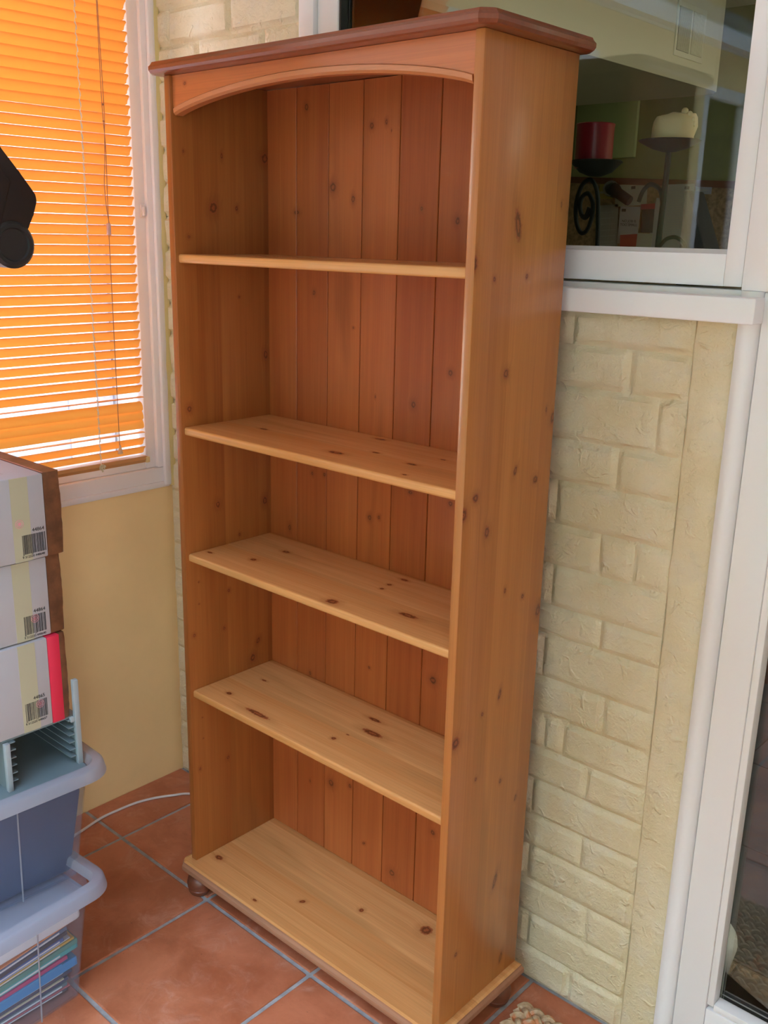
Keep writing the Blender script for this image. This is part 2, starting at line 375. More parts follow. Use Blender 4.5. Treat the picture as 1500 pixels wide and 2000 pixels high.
def tube(points, rad, seg=8, bm=None, closed=False, rads=None):
    bm = bm or bmesh.new(); P = [Vector(p) for p in points]; n = len(P); rings = []
    up = Vector((0, 0, 1)); prev = None
    for i, p in enumerate(P):
        t = ((P[(i+1) % n] if (closed or i < n-1) else P[i]) - (P[i-1] if (closed or i > 0) else P[i])).normalized()
        if prev is None:
            a = t.cross(up); a = a if a.length > 1e-3 else t.cross(Vector((1, 0, 0)))
        else: a = prev - t*prev.dot(t)
        a.normalize(); prev = a; b = t.cross(a); r = rads[i] if rads else rad
        rings.append([bm.verts.new(p + (a*math.cos(2*PI*k/seg) + b*math.sin(2*PI*k/seg))*r) for k in range(seg)])
    m = n if closed else n-1
    for i in range(m):
        a, b = rings[i], rings[(i+1) % n]
        for k in range(seg): bm.faces.new((a[k], a[(k+1) % seg], b[(k+1) % seg], b[k]))
    if not closed: bm.faces.new(rings[0][::-1]); bm.faces.new(rings[-1])
    return bm
def smooth_path(pts, n=8):
    P = [Vector(p) for p in pts]; out = []
    for i in range(len(P)-1):
        p0, p1, p2, p3 = P[max(i-1, 0)], P[i], P[i+1], P[min(i+2, len(P)-1)]
        for k in range(n):
            t = k/n
            out.append(0.5*((2*p1)+(-p0+p2)*t+(2*p0-5*p1+4*p2-p3)*t*t+(-p0+3*p1-3*p2+p3)*t**3))
    out.append(P[-1]); return out
def text_mesh(name, body, size, mat, parent, M, align='CENTER', depth=0.0002):
    cu = bpy.data.curves.new(name, 'FONT'); cu.body = body; cu.size = size; cu.align_x = align; cu.extrude = depth
    tmp = bpy.data.objects.new('tmp', cu); COL.objects.link(tmp)
    dg = bpy.context.evaluated_depsgraph_get(); me = bpy.data.meshes.new_from_object(tmp.evaluated_get(dg))
    bpy.data.objects.remove(tmp); me.transform(M); me.name = name
    me.materials.clear(); me.materials.append(mat)
    o = bpy.data.objects.new(name, me); COL.objects.link(o)
    if parent: o.parent = parent
    return o

# room numbers (metres)
XL, YB = -0.459, 0.306
XR, YF, ZC = 3.25, -3.25, 2.35

# ================================================================== SETTING
# ---- floor: grout bed and terracotta tiles
floor = tag(B('floor', XL-0.1, XR+0.1, YF-0.1, YB+0.06, -0.12, -0.003, M_grout), kind='structure', label='terracotta tiled floor with pale grey grout')
def tile_mesh(w, d, seed, th=0.010, gap=0.0045):
    rnd = random.Random(seed); bm = bmesh.new()
    pts = rrect(gap, w-gap, gap, d-gap, 0.004, 2)
    q = []
    for x, y in pts: q.append((x + rnd.uniform(-.0006, .0006), y + rnd.uniform(-.0006, .0006)))
    bm.free()
    return slab(q, [(0, -th), (0, -0.0025), (0.0010, -0.0008), (0.0030, 0.0)])
gx = [-0.29 + 0.35*i for i in range(-1, 11)]; gy = [-0.005 - 0.3575*i for i in range(-1, 10)]
tm = []
for s in range(4):
    bm = tile_mesh(0.35, 0.3575, s); me = bpy.data.meshes.new('tile'); bm.to_mesh(me); bm.free(); me.materials.append(M_terra)
    for p in me.polygons: p.use_smooth = len(p.vertices) == 4
    tm.append(me)
for i, x in enumerate(gx[:-1]):
    for j, y in enumerate(gy[1:]):
        x1, y1 = gx[i+1], gy[j]
        if x < XL: # cut tiles at the left wall
            o = new_obj('tile', slab([(XL, y+.0045), (x1-.0045, y+.0045), (x1-.0045, y1-.0045), (XL, y1-.0045)], [(0, -.01), (0, -.0025), (.001, -.0008), (.003, 0)]), M_terra, floor)
            if j == 0:
                bpy.data.objects.remove(o)
                o = new_obj('tile', slab([(XL, y+.0045), (x1-.0045, y+.0045), (x1-.0045, YB), (XL, YB)], [(0, -.01), (0, -.0025), (.001, -.0008), (.003, 0)]), M_terra, floor)
        elif j == 0:
            o = new_obj('tile', slab([(x+.0045, y+.0045), (min(x1, XR)-.0045, y+.0045), (min(x1, XR)-.0045, YB), (x+.0045, YB)], [(0, -.01), (0, -.0025), (.001, -.0008), (.003, 0)]), M_terra, floor)
        else:
            o = bpy.data.objects.new('tile', tm[(i*3+j*5) % 4]); COL.objects.link(o); o.parent = floor; o.location = (x, y, 0)

# ---- left wall with two window openings
bm = bmesh.new()
W1 = (-1.66, 0.300, 0.856, 2.20); W2 = (-3.12, -2.60, 0.856, 2.20)
box(bm, XL-.12, XL, YF-.1, YB+.1, -.1, 0.856)
box(bm, XL-.12, XL, YF-.1, YB+.1, 2.20, ZC+.05)
box(bm, XL-.12, XL, W1[1], YB+.1, 0.856, 2.20)
box(bm, XL-.12, XL, W2[1], W1[0], 0.856, 2.20)
box(bm, XL-.12, XL, YF-.1, W2[0], 0.856, 2.20)
tag(new_obj('wall_left', bm, M_yellow), kind='structure', label='smooth warm yellow plaster wall under the blind window')

# ---- back wall, painted brick
back = bpy.data.objects.new('wall_back', None)
bm = bmesh.new(); y0, y1 = YB+0.0085, YB+0.10
box(bm, XL-.1, 0.048, y0, y1, -.1, ZC+.05)
box(bm, 0.048, 1.033, y0, y1, -.1, 1.388)
box(bm, 0.048, 2.10, y0, y1, 2.22, ZC+.05)
box(bm, 2.10, XR+.1, y0, y1, -.1, ZC+.05)
wall_back = tag(new_obj('wall_back', bm, M_brick), kind='structure', label='pale yellow painted brick wall behind the bookcase')
beds = [0.0, .075, .155, .234, .313, .386, .465, .538, .612, .690, .780, .839, .921, 1.0, 1.083, 1.16, 1.256, 1.33, 1.388]
perps = [(.844,), (.737,), (.868,), (.726,), (.844,), (.725,), (.843,), (.785, .743), (.865,), (.727,), (.844,), (.735,), (.896, .828), (.731,), (.848,), (.914,), (.856,), (.74,)]
while beds[-1] < ZC-.05: beds.append(beds[-1]+.0765); perps.append(())
def brick_bm(x0, x1, z0, z1, seed):
    bm = bmesh.new(); nx = max(3, int((x1-x0)/.016)); nz = 7; rnd = random.Random(seed)
    tilt = rnd.uniform(-.0012, .0012); push = rnd.uniform(-.0015, .0012); rows = []
    jx = [rnd.uniform(-.003, .003) for _ in range(4)]
    def prof(n):
        a = [0, .12, .3]; return a
    us = [0, .006, .011, .016] ; L = x1-x0; H = z1-z0
    gxs = us + [0.016 + (L-.032)*k/(nx-1) for k in range(1, nx-1)] + [L-.016, L-.011, L-.006, L]
    gzs = us + [H*.35, H*.5, H*.65] + [H-.016, H-.011, H-.006, H]
    def edge(d): 
        t = min(max((d-.0025)/.0075, 0), 1); return t*t*(3-2*t)
    for z in gzs:
        row = []
        for x in gxs:
            n = noise.noise(Vector(((x0+x)*28, (z0+z)*28, seed*.37)))
            wob = noise.noise(Vector(((x0+x)*22, (z0+z)*22, 9.1)))*.004
            e = edge(min(x, L-x)+wob) * edge(min(z, H-z)+wob)
            yy = YB+.0070 - e*(.0078 + push + n*.0016 + tilt*(x/L-.5))
            row.append(bm.verts.new((x0+x, yy, z0+z)))
        rows.append(row)
    for a, b in zip(rows, rows[1:]):
        for i in range(len(a)-1): bm.faces.new((a[i], a[i+1], b[i+1], b[i]))
    return bm
sd = 0
for ci in range(len(beds)-1):
    z0, z1 = beds[ci], beds[ci+1]
    if z0 < 1.38: right = .963; cuts = list(perps[ci])
    else: right = .048; cuts = []
    if not cuts: cuts = [right - (.225 if ci % 2 else .115)]
    xs = [right] + cuts
    while xs[-1] > XL+.03: xs.append(xs[-1]-.225)
    xs[-1] = XL
    if len(xs) > 2 and xs[-2]-xs[-1] < .03: xs.pop(-2)
    for a, b in zip(xs, xs[1:]):
        sd += 1
        o = new_obj('brick', brick_bm(b, a, z0, min(z1, ZC), sd), M_brick, wall_back, smooth=True, mods='norecalc')
# smooth rendered strip between the bricks and the door
bm = bmesh.new(); n = 60; prev = None
for i in range(n+1):
    z = 1.388*i/n; w = noise.noise(Vector((3.3, z*16, 0)))*.003 + noise.noise(Vector((7.3, z*60, 0)))*.0012
    row = [bm.verts.new(c) for c in ((.963+w, YB+.008, z), (.968+w, YB+.0005, z), (.975+w, YB-.0015, z), (1.0, YB-.001+noise.noise(Vector((1, z*9, 5)))*.001, z), (1.026, YB-.001, z), (1.033, YB+.004, z), (1.033, YB+.03, z))]
    if prev:
        for a in range(6): bm.faces.new((prev[a], prev[a+1], row[a+1], row[a]))
    prev = row
o = new_obj('rendered_strip', bm, M_brick, wall_back, smooth=True, mods='norecalc'); o['label'] = 'smooth painted strip beside the door frame'
bm = bmesh.new(); n = 50; prev = None
for i in range(n+1):
    z = .856 + (2.3-.856)*i/n; w = noise.noise(Vector((13.3, z*20, 0)))*.005
    row = [bm.verts.new(c) for c in ((XL+.001, YB-.008, z), (XL+.012+w, YB-.010, z), (XL+.020+w, YB-.004, z), (XL+.022+w, YB+.004, z))]
    if prev:
        for a in range(3): bm.faces.new((prev[a], prev[a+1], row[a+1], row[a]))
    prev = row
o = new_obj('sealant_bead', bm, plain('yellow_filler', (0.62, 0.52, 0.22), 0.6), wall_back, smooth=True, mods='norecalc')

# ---- other room walls and ceiling
bm = bmesh.new(); RX0, RX1, RY0, RY1 = XL+.01, 1.35, -3.15, -1.0
box(bm, XL-.1, XR+.1, RY1, YB+.1, ZC, ZC+.1); box(bm, XL-.1, XR+.1, YF-.1, RY0, ZC, ZC+.1)
box(bm, XL-.1, RX0, RY0, RY1, ZC, ZC+.1); box(bm, RX1, XR+.1, RY0, RY1, ZC, ZC+.1)
tag(new_obj('ceiling', bm, M_ceil), kind='structure', label='white ceiling with a glazed roof light')
w5 = tag(empty('window_5', (.6, -2.0, ZC)), kind='structure', label='glazed roof light over the room')
for k in range(4):
    o = B('rafter', RX0-.6+k*(RX1-RX0-.045)/3, RX0-.6+.045+k*(RX1-RX0-.045)/3, RY0+2.0, RY1+2.0, .01, .07, M_white, w5)
B('glass', RX0-.6, RX1-.6, RY0+2.0, RY1+2.0, .075, .081, M_glass, w5)
bm = bmesh.new(); box(bm, XR, XR+.1, -1.9, YB+.1, -.1, ZC); box(bm, XR, XR+.1, YF-.1, -2.9, -.1, ZC); box(bm, XR, XR+.1, -2.9, -1.9, 2.1, ZC); box(bm, XR, XR+.1, -2.9, -1.9, -.1, .1)
tag(new_obj('wall_right', bm, M_ceil), kind='structure', label='white wall around an added door opening on the right side')
d2 = tag(empty('door_2_added', (XR+.04, -2.40, .1)), kind='structure', label='unseen white framed glass doors added to let in light on the right')  # unseen doors added to bring more low daylight from the right
for y_ in (-.50, .44): B('door_stile', -.03, .03, y_, y_+.06, .0, 2.0, M_white, d2)
B('door_rail', -.03, .03, -.44, .44, .0, .12, M_white, d2); B('glass', -.004, .004, -.49, .49, .12, 1.99, M_glass, d2)
bm = bmesh.new()
box(bm, XL-.1, XR+.1, YF-.1, YF, -.1, .12); box(bm, XL-.1, XR+.1, YF-.1, YF, 2.2, ZC)
box(bm, XL-.1, -.22, YF-.1, YF, .12, 2.2); box(bm, 3.02, XR+.1, YF-.1, YF, .12, 2.2)
tag(new_obj('wall_front', bm, M_ceil), kind='structure', label='white wall around the large garden glazing')
w3 = tag(empty('window_3', (1.4, YF, .12)), kind='structure', label='wide white framed garden glazing opposite the bookcase')
def P(name, x0, x1, y0_, y1_, z0, z1, mat, par, bev=0.0):
    l = par.location; return B(name, x0-l.x, x1-l.x, y0_-l.y, y1_-l.y, z0-l.z, z1-l.z, mat, par, bev)
for x in (-.22, .83, 1.88, 2.96): P('mullion', x, x+.06, YF-.06, YF-.01, .18, 2.14, M_white, w3)
P('frame', -.22, 3.02, YF-.06, YF-.01, .12, .18, M_white, w3); P('frame', -.22, 3.02, YF-.06, YF-.01, 2.14, 2.2, M_white, w3)

# ---- window 1: white uPVC window in the left wall
w1 = tag(empty('window_1', (XL, -.68, .856)), kind='structure', label='white plastic window behind the orange blind')
def PB(name, *a, bev=.004, par=w1, mat=M_white): return P(name, *a, mat, par, bev)
PB('bottom_frame', XL-.07, XL+.004, -1.66, .300, .852, .906)
PB('top_frame', XL-.07, XL+.004, -1.66, .300, 2.145, 2.20)
PB('jamb', XL-.0695, XL+.0035, .268, .2995, .9055, 2.146)
PB('jamb', XL-.0695, XL+.0035, -1.6595, -1.61, .9055, 2.146)
PB('mullion', XL-.07, XL-.004, -.71, -.65, .90, 2.15)
PB('sash_rail', XL-.055, XL-.0065, -.631, .2385, .906, .944)
PB('sash_rail', XL-.055, XL-.0065, -.631, .2385, 2.11, 2.15)
PB('sash_stile', XL-.055, XL-.006, .238, .270, .906, 2.15)
PB('sash_stile', XL-.055, XL-.006, -.665, -.63, .906, 2.15)
o = PB('cover_strip', XL+.002, XL+.016, .282, .304, .856, 2.24, bev=.006); o['label'] = 'rounded white cover strip in the corner'
o = PB('cill', XL-.01, XL+.009, -1.66, .300, .852, .868, bev=.003)
P('glass', XL-.036, XL-.030, -.64, .245, .94, 2.12, M_glass, w1)
P('glass', XL-.036, XL-.030, -1.62, -.70, .90, 2.15, M_glass, w1)
bm = bmesh.new(); box(bm, 0, .006, -.006, .006, -.016, .016, .002); box(bm, .004, .012, -.003, .003, -.012, .010, .001)
o = new_obj('latch', bm, plain('clear_clip', (.75, .72, .72), .2), w1, True); o.location = (XL-.006-w1.location.x, .258-w1.location.y, 1.552-w1.location.z)

w4 = tag(empty('window_4', (XL, -2.86, .856)), kind='structure', label='narrow white window onto the garden at the far left')
for a in ((-3.12, -2.60, .856, .91), (-3.12, -2.60, 2.15, 2.20)): P('frame', XL-.07, XL, a[0], a[1], a[2], a[3], M_white, w4, .003)
for a in ((-3.12, -3.07), (-2.65, -2.60)): P('jamb', XL-.07, XL, a[0], a[1], .91, 2.15, M_white, w4, .003)
P('glass', XL-.036, XL-.030, -3.07, -2.65, .91, 2.15, M_glass, w4)

# ---- window 2: internal window above the sill, looking into the kitchen
w2 = tag(empty('window_2', (.54, YB, 1.39)), kind='structure', label='white framed kitchen window to the right of the bookcase')
def Q(name, *a, bev=.003, mat=M_white, par=w2): return P(name, *a, mat, par, bev)
Q('jamb', .048, .092, YB-.004, YB+.07, 1.4375, 2.1945)
Q('sash_stile', .0925, .152, YB+.006, YB+.06, 1.441, 2.194, bev=.005)
Q('sash_stile', 1.000, 1.030, YB+.004, YB+.06, 1.441, 2.194, bev=.002)
Q('sash_rail', .1515, 1.0005, YB+.0042, YB+.0598, 1.441, 1.490, bev=.002)
Q('sash_rail', .1515, 1.0005, YB+.0042, YB+.0598, 2.15, 2.194)
Q('head_frame', .048, 1.12, YB-.002, YB+.07, 2.195, 2.24)
Q('bottom_frame', .048, 1.034, YB+.008, YB+.07, 1.424, 1.437)
# glazing beads slope into the pane
def bead(pts, axis, a0, a1):
    bm = prism(pts, axis, a0, a1); bmesh.ops.translate(bm, verts=bm.verts[:], vec=-w2.location); return new_obj('glazing_bead', bm, M_white, w2)
bead([(YB+.008, 1.489), (YB+.022, 1.4965), (YB+.03, 1.4965), (YB+.03, 1.489)], 'x', .152, 1.000)
bead([(1.001, YB+.010), (.9955, YB+.022), (.9955, YB+.03), (1.001, YB+.03)], 'z', 1.49, 2.15)
Q('gasket', .152, .1565, YB+.010, YB+.03, 1.49, 2.15, bev=0, mat=M_gasket)
Q('glass', .154, .998, YB+.026, YB+.031, 1.492, 2.15, bev=0, mat=M_glass)
o = Q('window_sill', .03, 1.070, YB-.034, YB+.09, 1.3885, 1.4275, bev=.003); o['label'] = 'thick white ledge under the kitchen window'
o = Q('cover_trim', 1.0335, 1.150, YB-.006, YB+.05, 1.4365, 2.24, bev=.002); o['label'] = 'flat white post beside the kitchen window'

# ---- door 1: white glazed door to the kitchen
d1 = tag(empty('door_1', (1.6, YB, 0)), kind='structure', label='white framed glass door to the dark slate kitchen')
def D(name, *a, bev=.003, mat=M_white): return P(name, *a, mat, d1, bev)
bm = prism([(1.0335, YB+.07), (1.0335, YB-.002), (1.040, YB-.007), (1.050, YB-.009), (1.060, YB-.006), (1.0665, YB+.002), (1.0665, YB+.07)], 'z', 0, 1.4364)
bmesh.ops.translate(bm, verts=bm.verts[:], vec=-d1.location); new_obj('frame_post', bm, M_white, d1, True)
D('sash_stile', 1.0680, 1.126, YB+.000, YB+.06, .02, 1.4364)
D('glazing_bead', 1.1262, 1.1385, YB+.003, YB+.03, .17, 1.4364, bev=.0015)
D('sash_stile', 2.02, 2.10, YB, YB+.06, .02, 2.2)
D('bottom_rail', 1.126, 2.02, YB+.001, YB+.06, .02, .162)
D('glazing_bead', 1.1385, 2.02, YB+.003, YB+.03, .162, .176, bev=.002)
D('threshold', 1.0335, 2.10, YB-.01, YB+.09, .0, .018)
D('head_rail', 1.15, 2.10, YB, YB+.06, 2.1, 2.2)
D('glass', 1.137, 2.02, YB+.028, YB+.034, .175, 2.1, bev=0, mat=M_glass)

# ---- kitchen shell
KF = 2.8
kf = tag(B('floor_kitchen', -1.4, XR+.1, YB+.095, KF+.1, -.12, -.004, plain('dark_grout', (.03, .03, .03), .8)), kind='structure', label='dark slate tiled kitchen floor')
sm = []
for s in range(3):
    bm = tile_mesh(.43, .43, 40+s, gap=.003); me = bpy.data.meshes.new('tile'); bm.to_mesh(me); bm.free(); me.materials.append(M_slate); sm.append(me)
for i in range(-4, 6):
    for j in range(0, 5):
        x, y = .715+.43*i, .665+.43*j
        o = bpy.data.objects.new('tile', sm[(i+2*j) % 3]); COL.objects.link(o); o.parent = kf; o.location = (x, y, 0)
M_slate_lit = tile_mat('slate_rust_lit', (0.11, 0.11, 0.12), (0.30, 0.19, 0.10), (0.62, 0.42, 0.26), 0.38, 9, True)  # multicoloured slate, with daylight near the door painted into a brighter tone
for i in range(0, 6):
    x = .2+.43*i; o = new_obj('tile', slab([(x+.003, YB+.10), (x+.427, YB+.10), (x+.427, .662), (x+.003, .662)], [(0, -.01), (0, -.002), (.003, 0)]), M_slate_lit, kf)
    o['label'] = 'rust and grey mottled slate tile, lightened for daylight at the door'
tag(B('ceiling_kitchen', -1.4, XR+.1, YB+.10, KF+.1, ZC+.04, ZC+.14, M_cream), kind='structure', label='cream kitchen ceiling')
tag(B('wall_kitchen_back', -1.4, XR+.1, KF, KF+.1, -.1, ZC+.04, M_green), kind='structure', label='olive green far kitchen wall')
tag(B('wall_kitchen_left', -1.5, -1.4, YB+.1, KF+.1, -.1, ZC+.04, M_green), kind='structure', label='olive green left kitchen wall')
tag(B('wall_kitchen_right', XR, XR+.1, YB+.1, KF+.1, -.1, ZC+.04, M_cream), kind='structure', label='cream right kitchen wall')
bm = bmesh.new(); box(bm, -1.62, -1.502, YB+.02, KF+.2, -.3, 2.9); box(bm, -1.502, XL-.121, YB+.02, YB+.098, -.3, 2.9)
xs_ = tag(new_obj('wall_outer', bm, plain('white_outer_render', (.78, .74, .78), .8)), kind='structure', label='white rendered outside wall glimpsed through the blind')
B('drain_pipe', -.78, -.72, YB-.045, YB+.015, -.2, 2.6, plain('pale_pipe', (.45, .42, .52), .4), xs_, .02)
B('meter_box', -1.30, -.98, YB-.05, YB+.02, .55, 1.02, plain('pale_blue_box', (.42, .46, .62), .5), xs_, .006)
bh = new_obj('trim_1', prism([(-1.4, .45), (.02, .45), (.09, .52), (.09, 2.16), (.085, 2.20), (.06, 2.235), (.02, 2.25), (-1.4, 2.25)], 'z', 2.0, ZC+.04, 0), M_cream)
tag(bh, kind='structure', label='boxed cream bulkhead below the kitchen ceiling')

# ================================================================== BOOKCASE
Wd, Dp, T, Ht = .7518, .2438, .0176, 1.7874
bc = tag(empty('bookcase'), 'tall open orange pine bookcase with arched top rail and five shelf levels', 'bookcase')
WB('side_panel', 0, T, 0, Dp+.006, .08, Ht, M_left_shaded, bc, 'z', 'x')
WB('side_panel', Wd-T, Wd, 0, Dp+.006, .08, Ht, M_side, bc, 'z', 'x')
# tongue and groove back boards
edges = [T-.004, .105, .198, .291, .385, .481, .575, .669, Wd-T+.004]
for a, b in zip(edges, edges[1:]):
    g = .0010
    pts = [(a+g, Dp+.003), (a+g, Dp+.0005), (a+g+.0008, Dp-.0006), (b-g-.0008, Dp-.0006), (b-g, Dp+.0005), (b-g, Dp+.003), (b-g, Dp+.008), (a+g, Dp+.008)]
    o = new_obj('back_plank', prism(pts, 'z', .082, Ht-.001), M_back_shaded, bc); grain_uv(o, 'z', 'y')
B('back_batten', T, Wd-T, Dp+.0085, Dp+.0115, .085, Ht-.002, plain('dark_back', (.05, .02, .01), .8), bc)
for k, z in ((1, 1.462), (2, 1.115), (3, .8385), (4, .517)):
    bm = bmesh.new(); box(bm, T+.0006, Wd-T-.0006, .0078, Dp-.0025, z-.0170, z)
    es = [e for e in bm.edges if all(abs(v.co.y-.0078) < 1e-5 for v in e.verts) and abs(e.verts[0].co.z-e.verts[1].co.z) < 1e-5]
    bmesh.ops.bevel(bm, geom=es, offset=.0045, segments=4, profile=.5, affect='EDGES')
    o = new_obj('shelf', bm, M_shelf[k], bc, True); grain_uv(o, 'x', 'z')
# bottom board with moulded, clipped-corner edge
def plan(x0, x1, y0_, y1_, c, back=False):
    p = [(x0+c, y0_), (x1-c, y0_), (x1, y0_+c)]
    p += [(x1, y1_-c), (x1-c, y1_), (x0+c, y1_), (x0, y1_-c)] if back else [(x1, y1_), (x0, y1_)]
    return p + [(x0, y0_+c)]
o = new_obj('bottom_board', slab(plan(-.019, Wd+.019, -.026, Dp+.012, .015), [(.006, .0555), (.001, .0575), (0, .063), (.0005, .069), (.004, .0745), (.0045, .078), (.010, .080)]), M_shelf[5], bc); grain_uv(o, 'x', 'z')
o.data.materials.append(wood('pine_dull_edge', (0.34, 0.145, 0.075), (0.44, 0.21, 0.12), 0.5, 0, [], rough=0.55, coat=0.05))
for p_ in o.data.polygons: p_.material_index = 1 if abs(p_.normal.z) < .95 and p_.center.z < .0785 else 0
for xa, xb, ya, yb in ((-.0195, .0, 0, 0),): pass
o = new_obj('top_board', slab(plan(-.027, Wd+.028, -.029, Dp+.026, .020, True), [(.009, Ht), (.003, Ht+.0015), (0, Ht+.006), (0, Ht+.012), (.004, Ht+.0165), (.006, Ht+.0205), (.013, Ht+.0225)]), M_top, bc); grain_uv(o, 'x', 'z')
o['label'] = 'darker stained top board with moulded edge and clipped corners'
# arched valance
arc = []
for i in range(41):
    u = i/40; x = .022 + (.7295-.022)*u; z = 1.7165 + .0375*(1-(2*u-1)**2)**.85
    arc.append((x, z))
bm = prism([(T+.0005, Ht-.0005)] + [(T+.0005, arc[0][1]+.016)] + [(x, z+.010) for x, z in arc] + [(Wd-T-.0005, arc[-1][1]+.016), (Wd-T-.0005, Ht-.0005)], 'y', .0065, .0255)
val = new_obj('valance', bm, M_val, bc, True); grain_uv(val, 'x', 'y')
bm = bmesh.new(); rows = []
for i, (x, z) in enumerate(arc):
    e = min(i, 40-i)/3.0; dz = .0135 if e >= 1 else .0135*(.75+.25*e)
    rows.append([bm.verts.new(c) for c in ((x, .0255, z+.013), (x, .0048, z+.013), (x, .0030, z+.0115), (x, .0040, z+.004), (x, .0085, z), (x, .0255, z))])
for a, b in zip(rows, rows[1:]):
    for k in range(6): bm.faces.new((a[k], a[(k+1) % 6], b[(k+1) % 6], b[k]))
bm.faces.new(rows[0][::-1]); bm.faces.new(rows[-1])
o = new_obj('arch_moulding', bm, M_moul, val, True); grain_uv(o, 'x', 'y'); o['label'] = 'lighter moulded strip following the arch'
fp = [(.014, 0), (.022, .002), (.0265, .010), (.0275, .0145), (.0262, .0158), (.0262, .0170), (.0285, .019), (.0295, .030), (.0265, .043), (.018, .0495), (.014, .0555)]
for x, y in ((.026, .002), (Wd-.030, .006), (.030, Dp-.030), (Wd-.013, Dp-.036)):
    o = new_obj('foot', lathe(fp, 32), M_foot, bc, True); o.location = (x, y, 0)

# ================================================================== VENETIAN BLIND
vb = tag(empty('venetian_blind', (XL+.045, -.22, .945)), 'orange slatted venetian blind hanging in front of the left window', 'blind')
BY0, BY1 = -.46, .420   # local y extent
def slat_bm(tilt):
    bm = bmesh.new(); n = 6; w = .0125; A = []; Bv = []
    ys = [BY0, BY0+.003] + [BY1-.003, BY1]
    sect = []
    for i in range(n+1):
        s = -1+2*i/n; x = s*w; z = .0030*(1-s*s)
        c, sn = math.cos(tilt), math.sin(tilt); sect.append((x*c - z*sn, x*sn + z*c, s))
    def row(y, k):
        return [bm.verts.new((x*k, y, z*k if k < 1 else z)) for x, z, s in sect]
    R = [row(BY0, .72), row(BY0+.004, 1), row(BY1-.004, 1), row(BY1, .72)]
    for a, b in zip(R, R[1:]):
        for i in range(n): bm.faces.new((a[i], a[i+1], b[i+1], b[i]))
    return bm
def slat_mesh(tilt):
    me = bpy.data.meshes.new('slat'); bm = slat_bm(tilt); bm.to_mesh(me); bm.free(); me.materials.append(M_slat)
    for p in me.polygons: p.use_smooth = True
    return me
s_norm, s_edge, s_rev = slat_mesh(math.radians(57)), slat_mesh(math.radians(4)), slat_mesh(math.radians(-72))
s_var = [slat_mesh(math.radians(57+d)) for d in (-2, 1.5, 3)]
s_high = [slat_mesh(math.radians(a_)) for a_ in (56, 54, 53, 51, 50)]
for k in range(0, 56):
    me = s_edge if k in (2, 6) else s_rev if k in (3, 4, 5) else s_high[min(4, (k-26)//6)] if k >= 26 else random.choice([s_norm, s_norm]+s_var)
    o = bpy.data.objects.new('slat', me); COL.objects.link(o); o.parent = vb; o.location = (0, random.uniform(-.001, .001), .972+.0222*k-vb.location.z)
bm = prism([(-.014, .004), (-.012, .012), (.012, .012), (.014, .004), (.010, -.004), (-.010, -.004)], 'y', BY0, BY1)
new_obj('bottom_rail', bm, M_rail, vb, True)['label'] = 'tan bottom rail'
for y in (BY0, BY1): B('end_cap', -.015, .015, y-.006, y+.006, -.005, .010, plain('end_cap', (.72, .52, .25), .4), vb, .002)
B('head_rail', -.018, .018, BY0, BY1, 2.21-.945, 2.24-.945, M_rail, vb, .002)
for yc in (.065, -.55):
    bm = bmesh.new(); yl = yc - vb.location.y
    pts = [(.0135, yl + .0012*math.sin(z*270), z) for z in [i*.0055 for i in range(0, 229)]]
    tube(pts, .0009, 5, bm); 
    for k in range(0, 56):
        z = .972+.0222*k-.945
        tube([(.0125, yl-.002, z+.009), (.0150, yl+.0005, z+.002), (.0135, yl+.0025, z-.006)], .0011, 5, bm)
    new_obj('ladder_cord', bm, M_ladder, vb, True)
bm = bmesh.new(); yl = .065 - vb.location.y
rk = random.Random(3)
for i in range(9):
    a = rk.uniform(0, 2*PI); tube(smooth_path([(.014, yl, .004), (.020, yl+.009*math.cos(a), .004+.007*math.sin(a)), (.017, yl+.006*math.cos(a+1), .004+.006*math.sin(a+1)), (.016, yl, .002)], 4), .0011, 5, bm)
tube([(.014, yl, .005), (.016, yl+.003, -.008)], .0025, 6, bm)
new_obj('cord_knot', bm, plain('knot_cord', (.62, .55, .36), .8), vb, True)
yp = .118 - vb.location.y
bm = bmesh.new()
tube(smooth_path([(.016, yp, 1.26), (.018, yp-.001, 1.0), (.017, yp, .83), (.018, yp+.003, .74), (.018, yp+.001, .62), (.018, yp+.001, .57)], 6), .0009, 5, bm)
tube(smooth_path([(.016, yp+.001, 1.26), (.018, yp+.0015, 1.0), (.018, yp+.004, .83), (.019, yp+.001, .76), (.018, yp-.002, .70), (.019, yp-.006, .66), (.018, yp-.003, .61), (.018, yp+.003, .57)], 6), .0009, 5, bm)
tube([(.018, yp, .55), (.017, yp, .30), (.018, yp-.001, .05)], .0010, 5, bm)
for z in (.83, .795): bmesh.ops.create_icosphere(bm, subdivisions=1, radius=.0028, matrix=Matrix.Translation((.018, yp+.001, z)))
new_obj('pull_cord', bm, M_cord, vb, True)
bm = bmesh.new(); box(bm, .014, .022, yp-.0045, yp+.0045, .548, .575, .002); new_obj('cord_toggle', bm, plain('clear_pink_plastic', (.75, .45, .40), .15, coat=.5), vb, True)['label'] = 'small clear cord toggle'
o = new_obj('cord_tassel', lathe([(.002, .052), (.003, .046), (.0062, .034), (.0068, .031), (.004, .030)], 14), plain('wood_tassel', (.70, .42, .24), .5), vb, True); o.location = (.018, yp, 0)

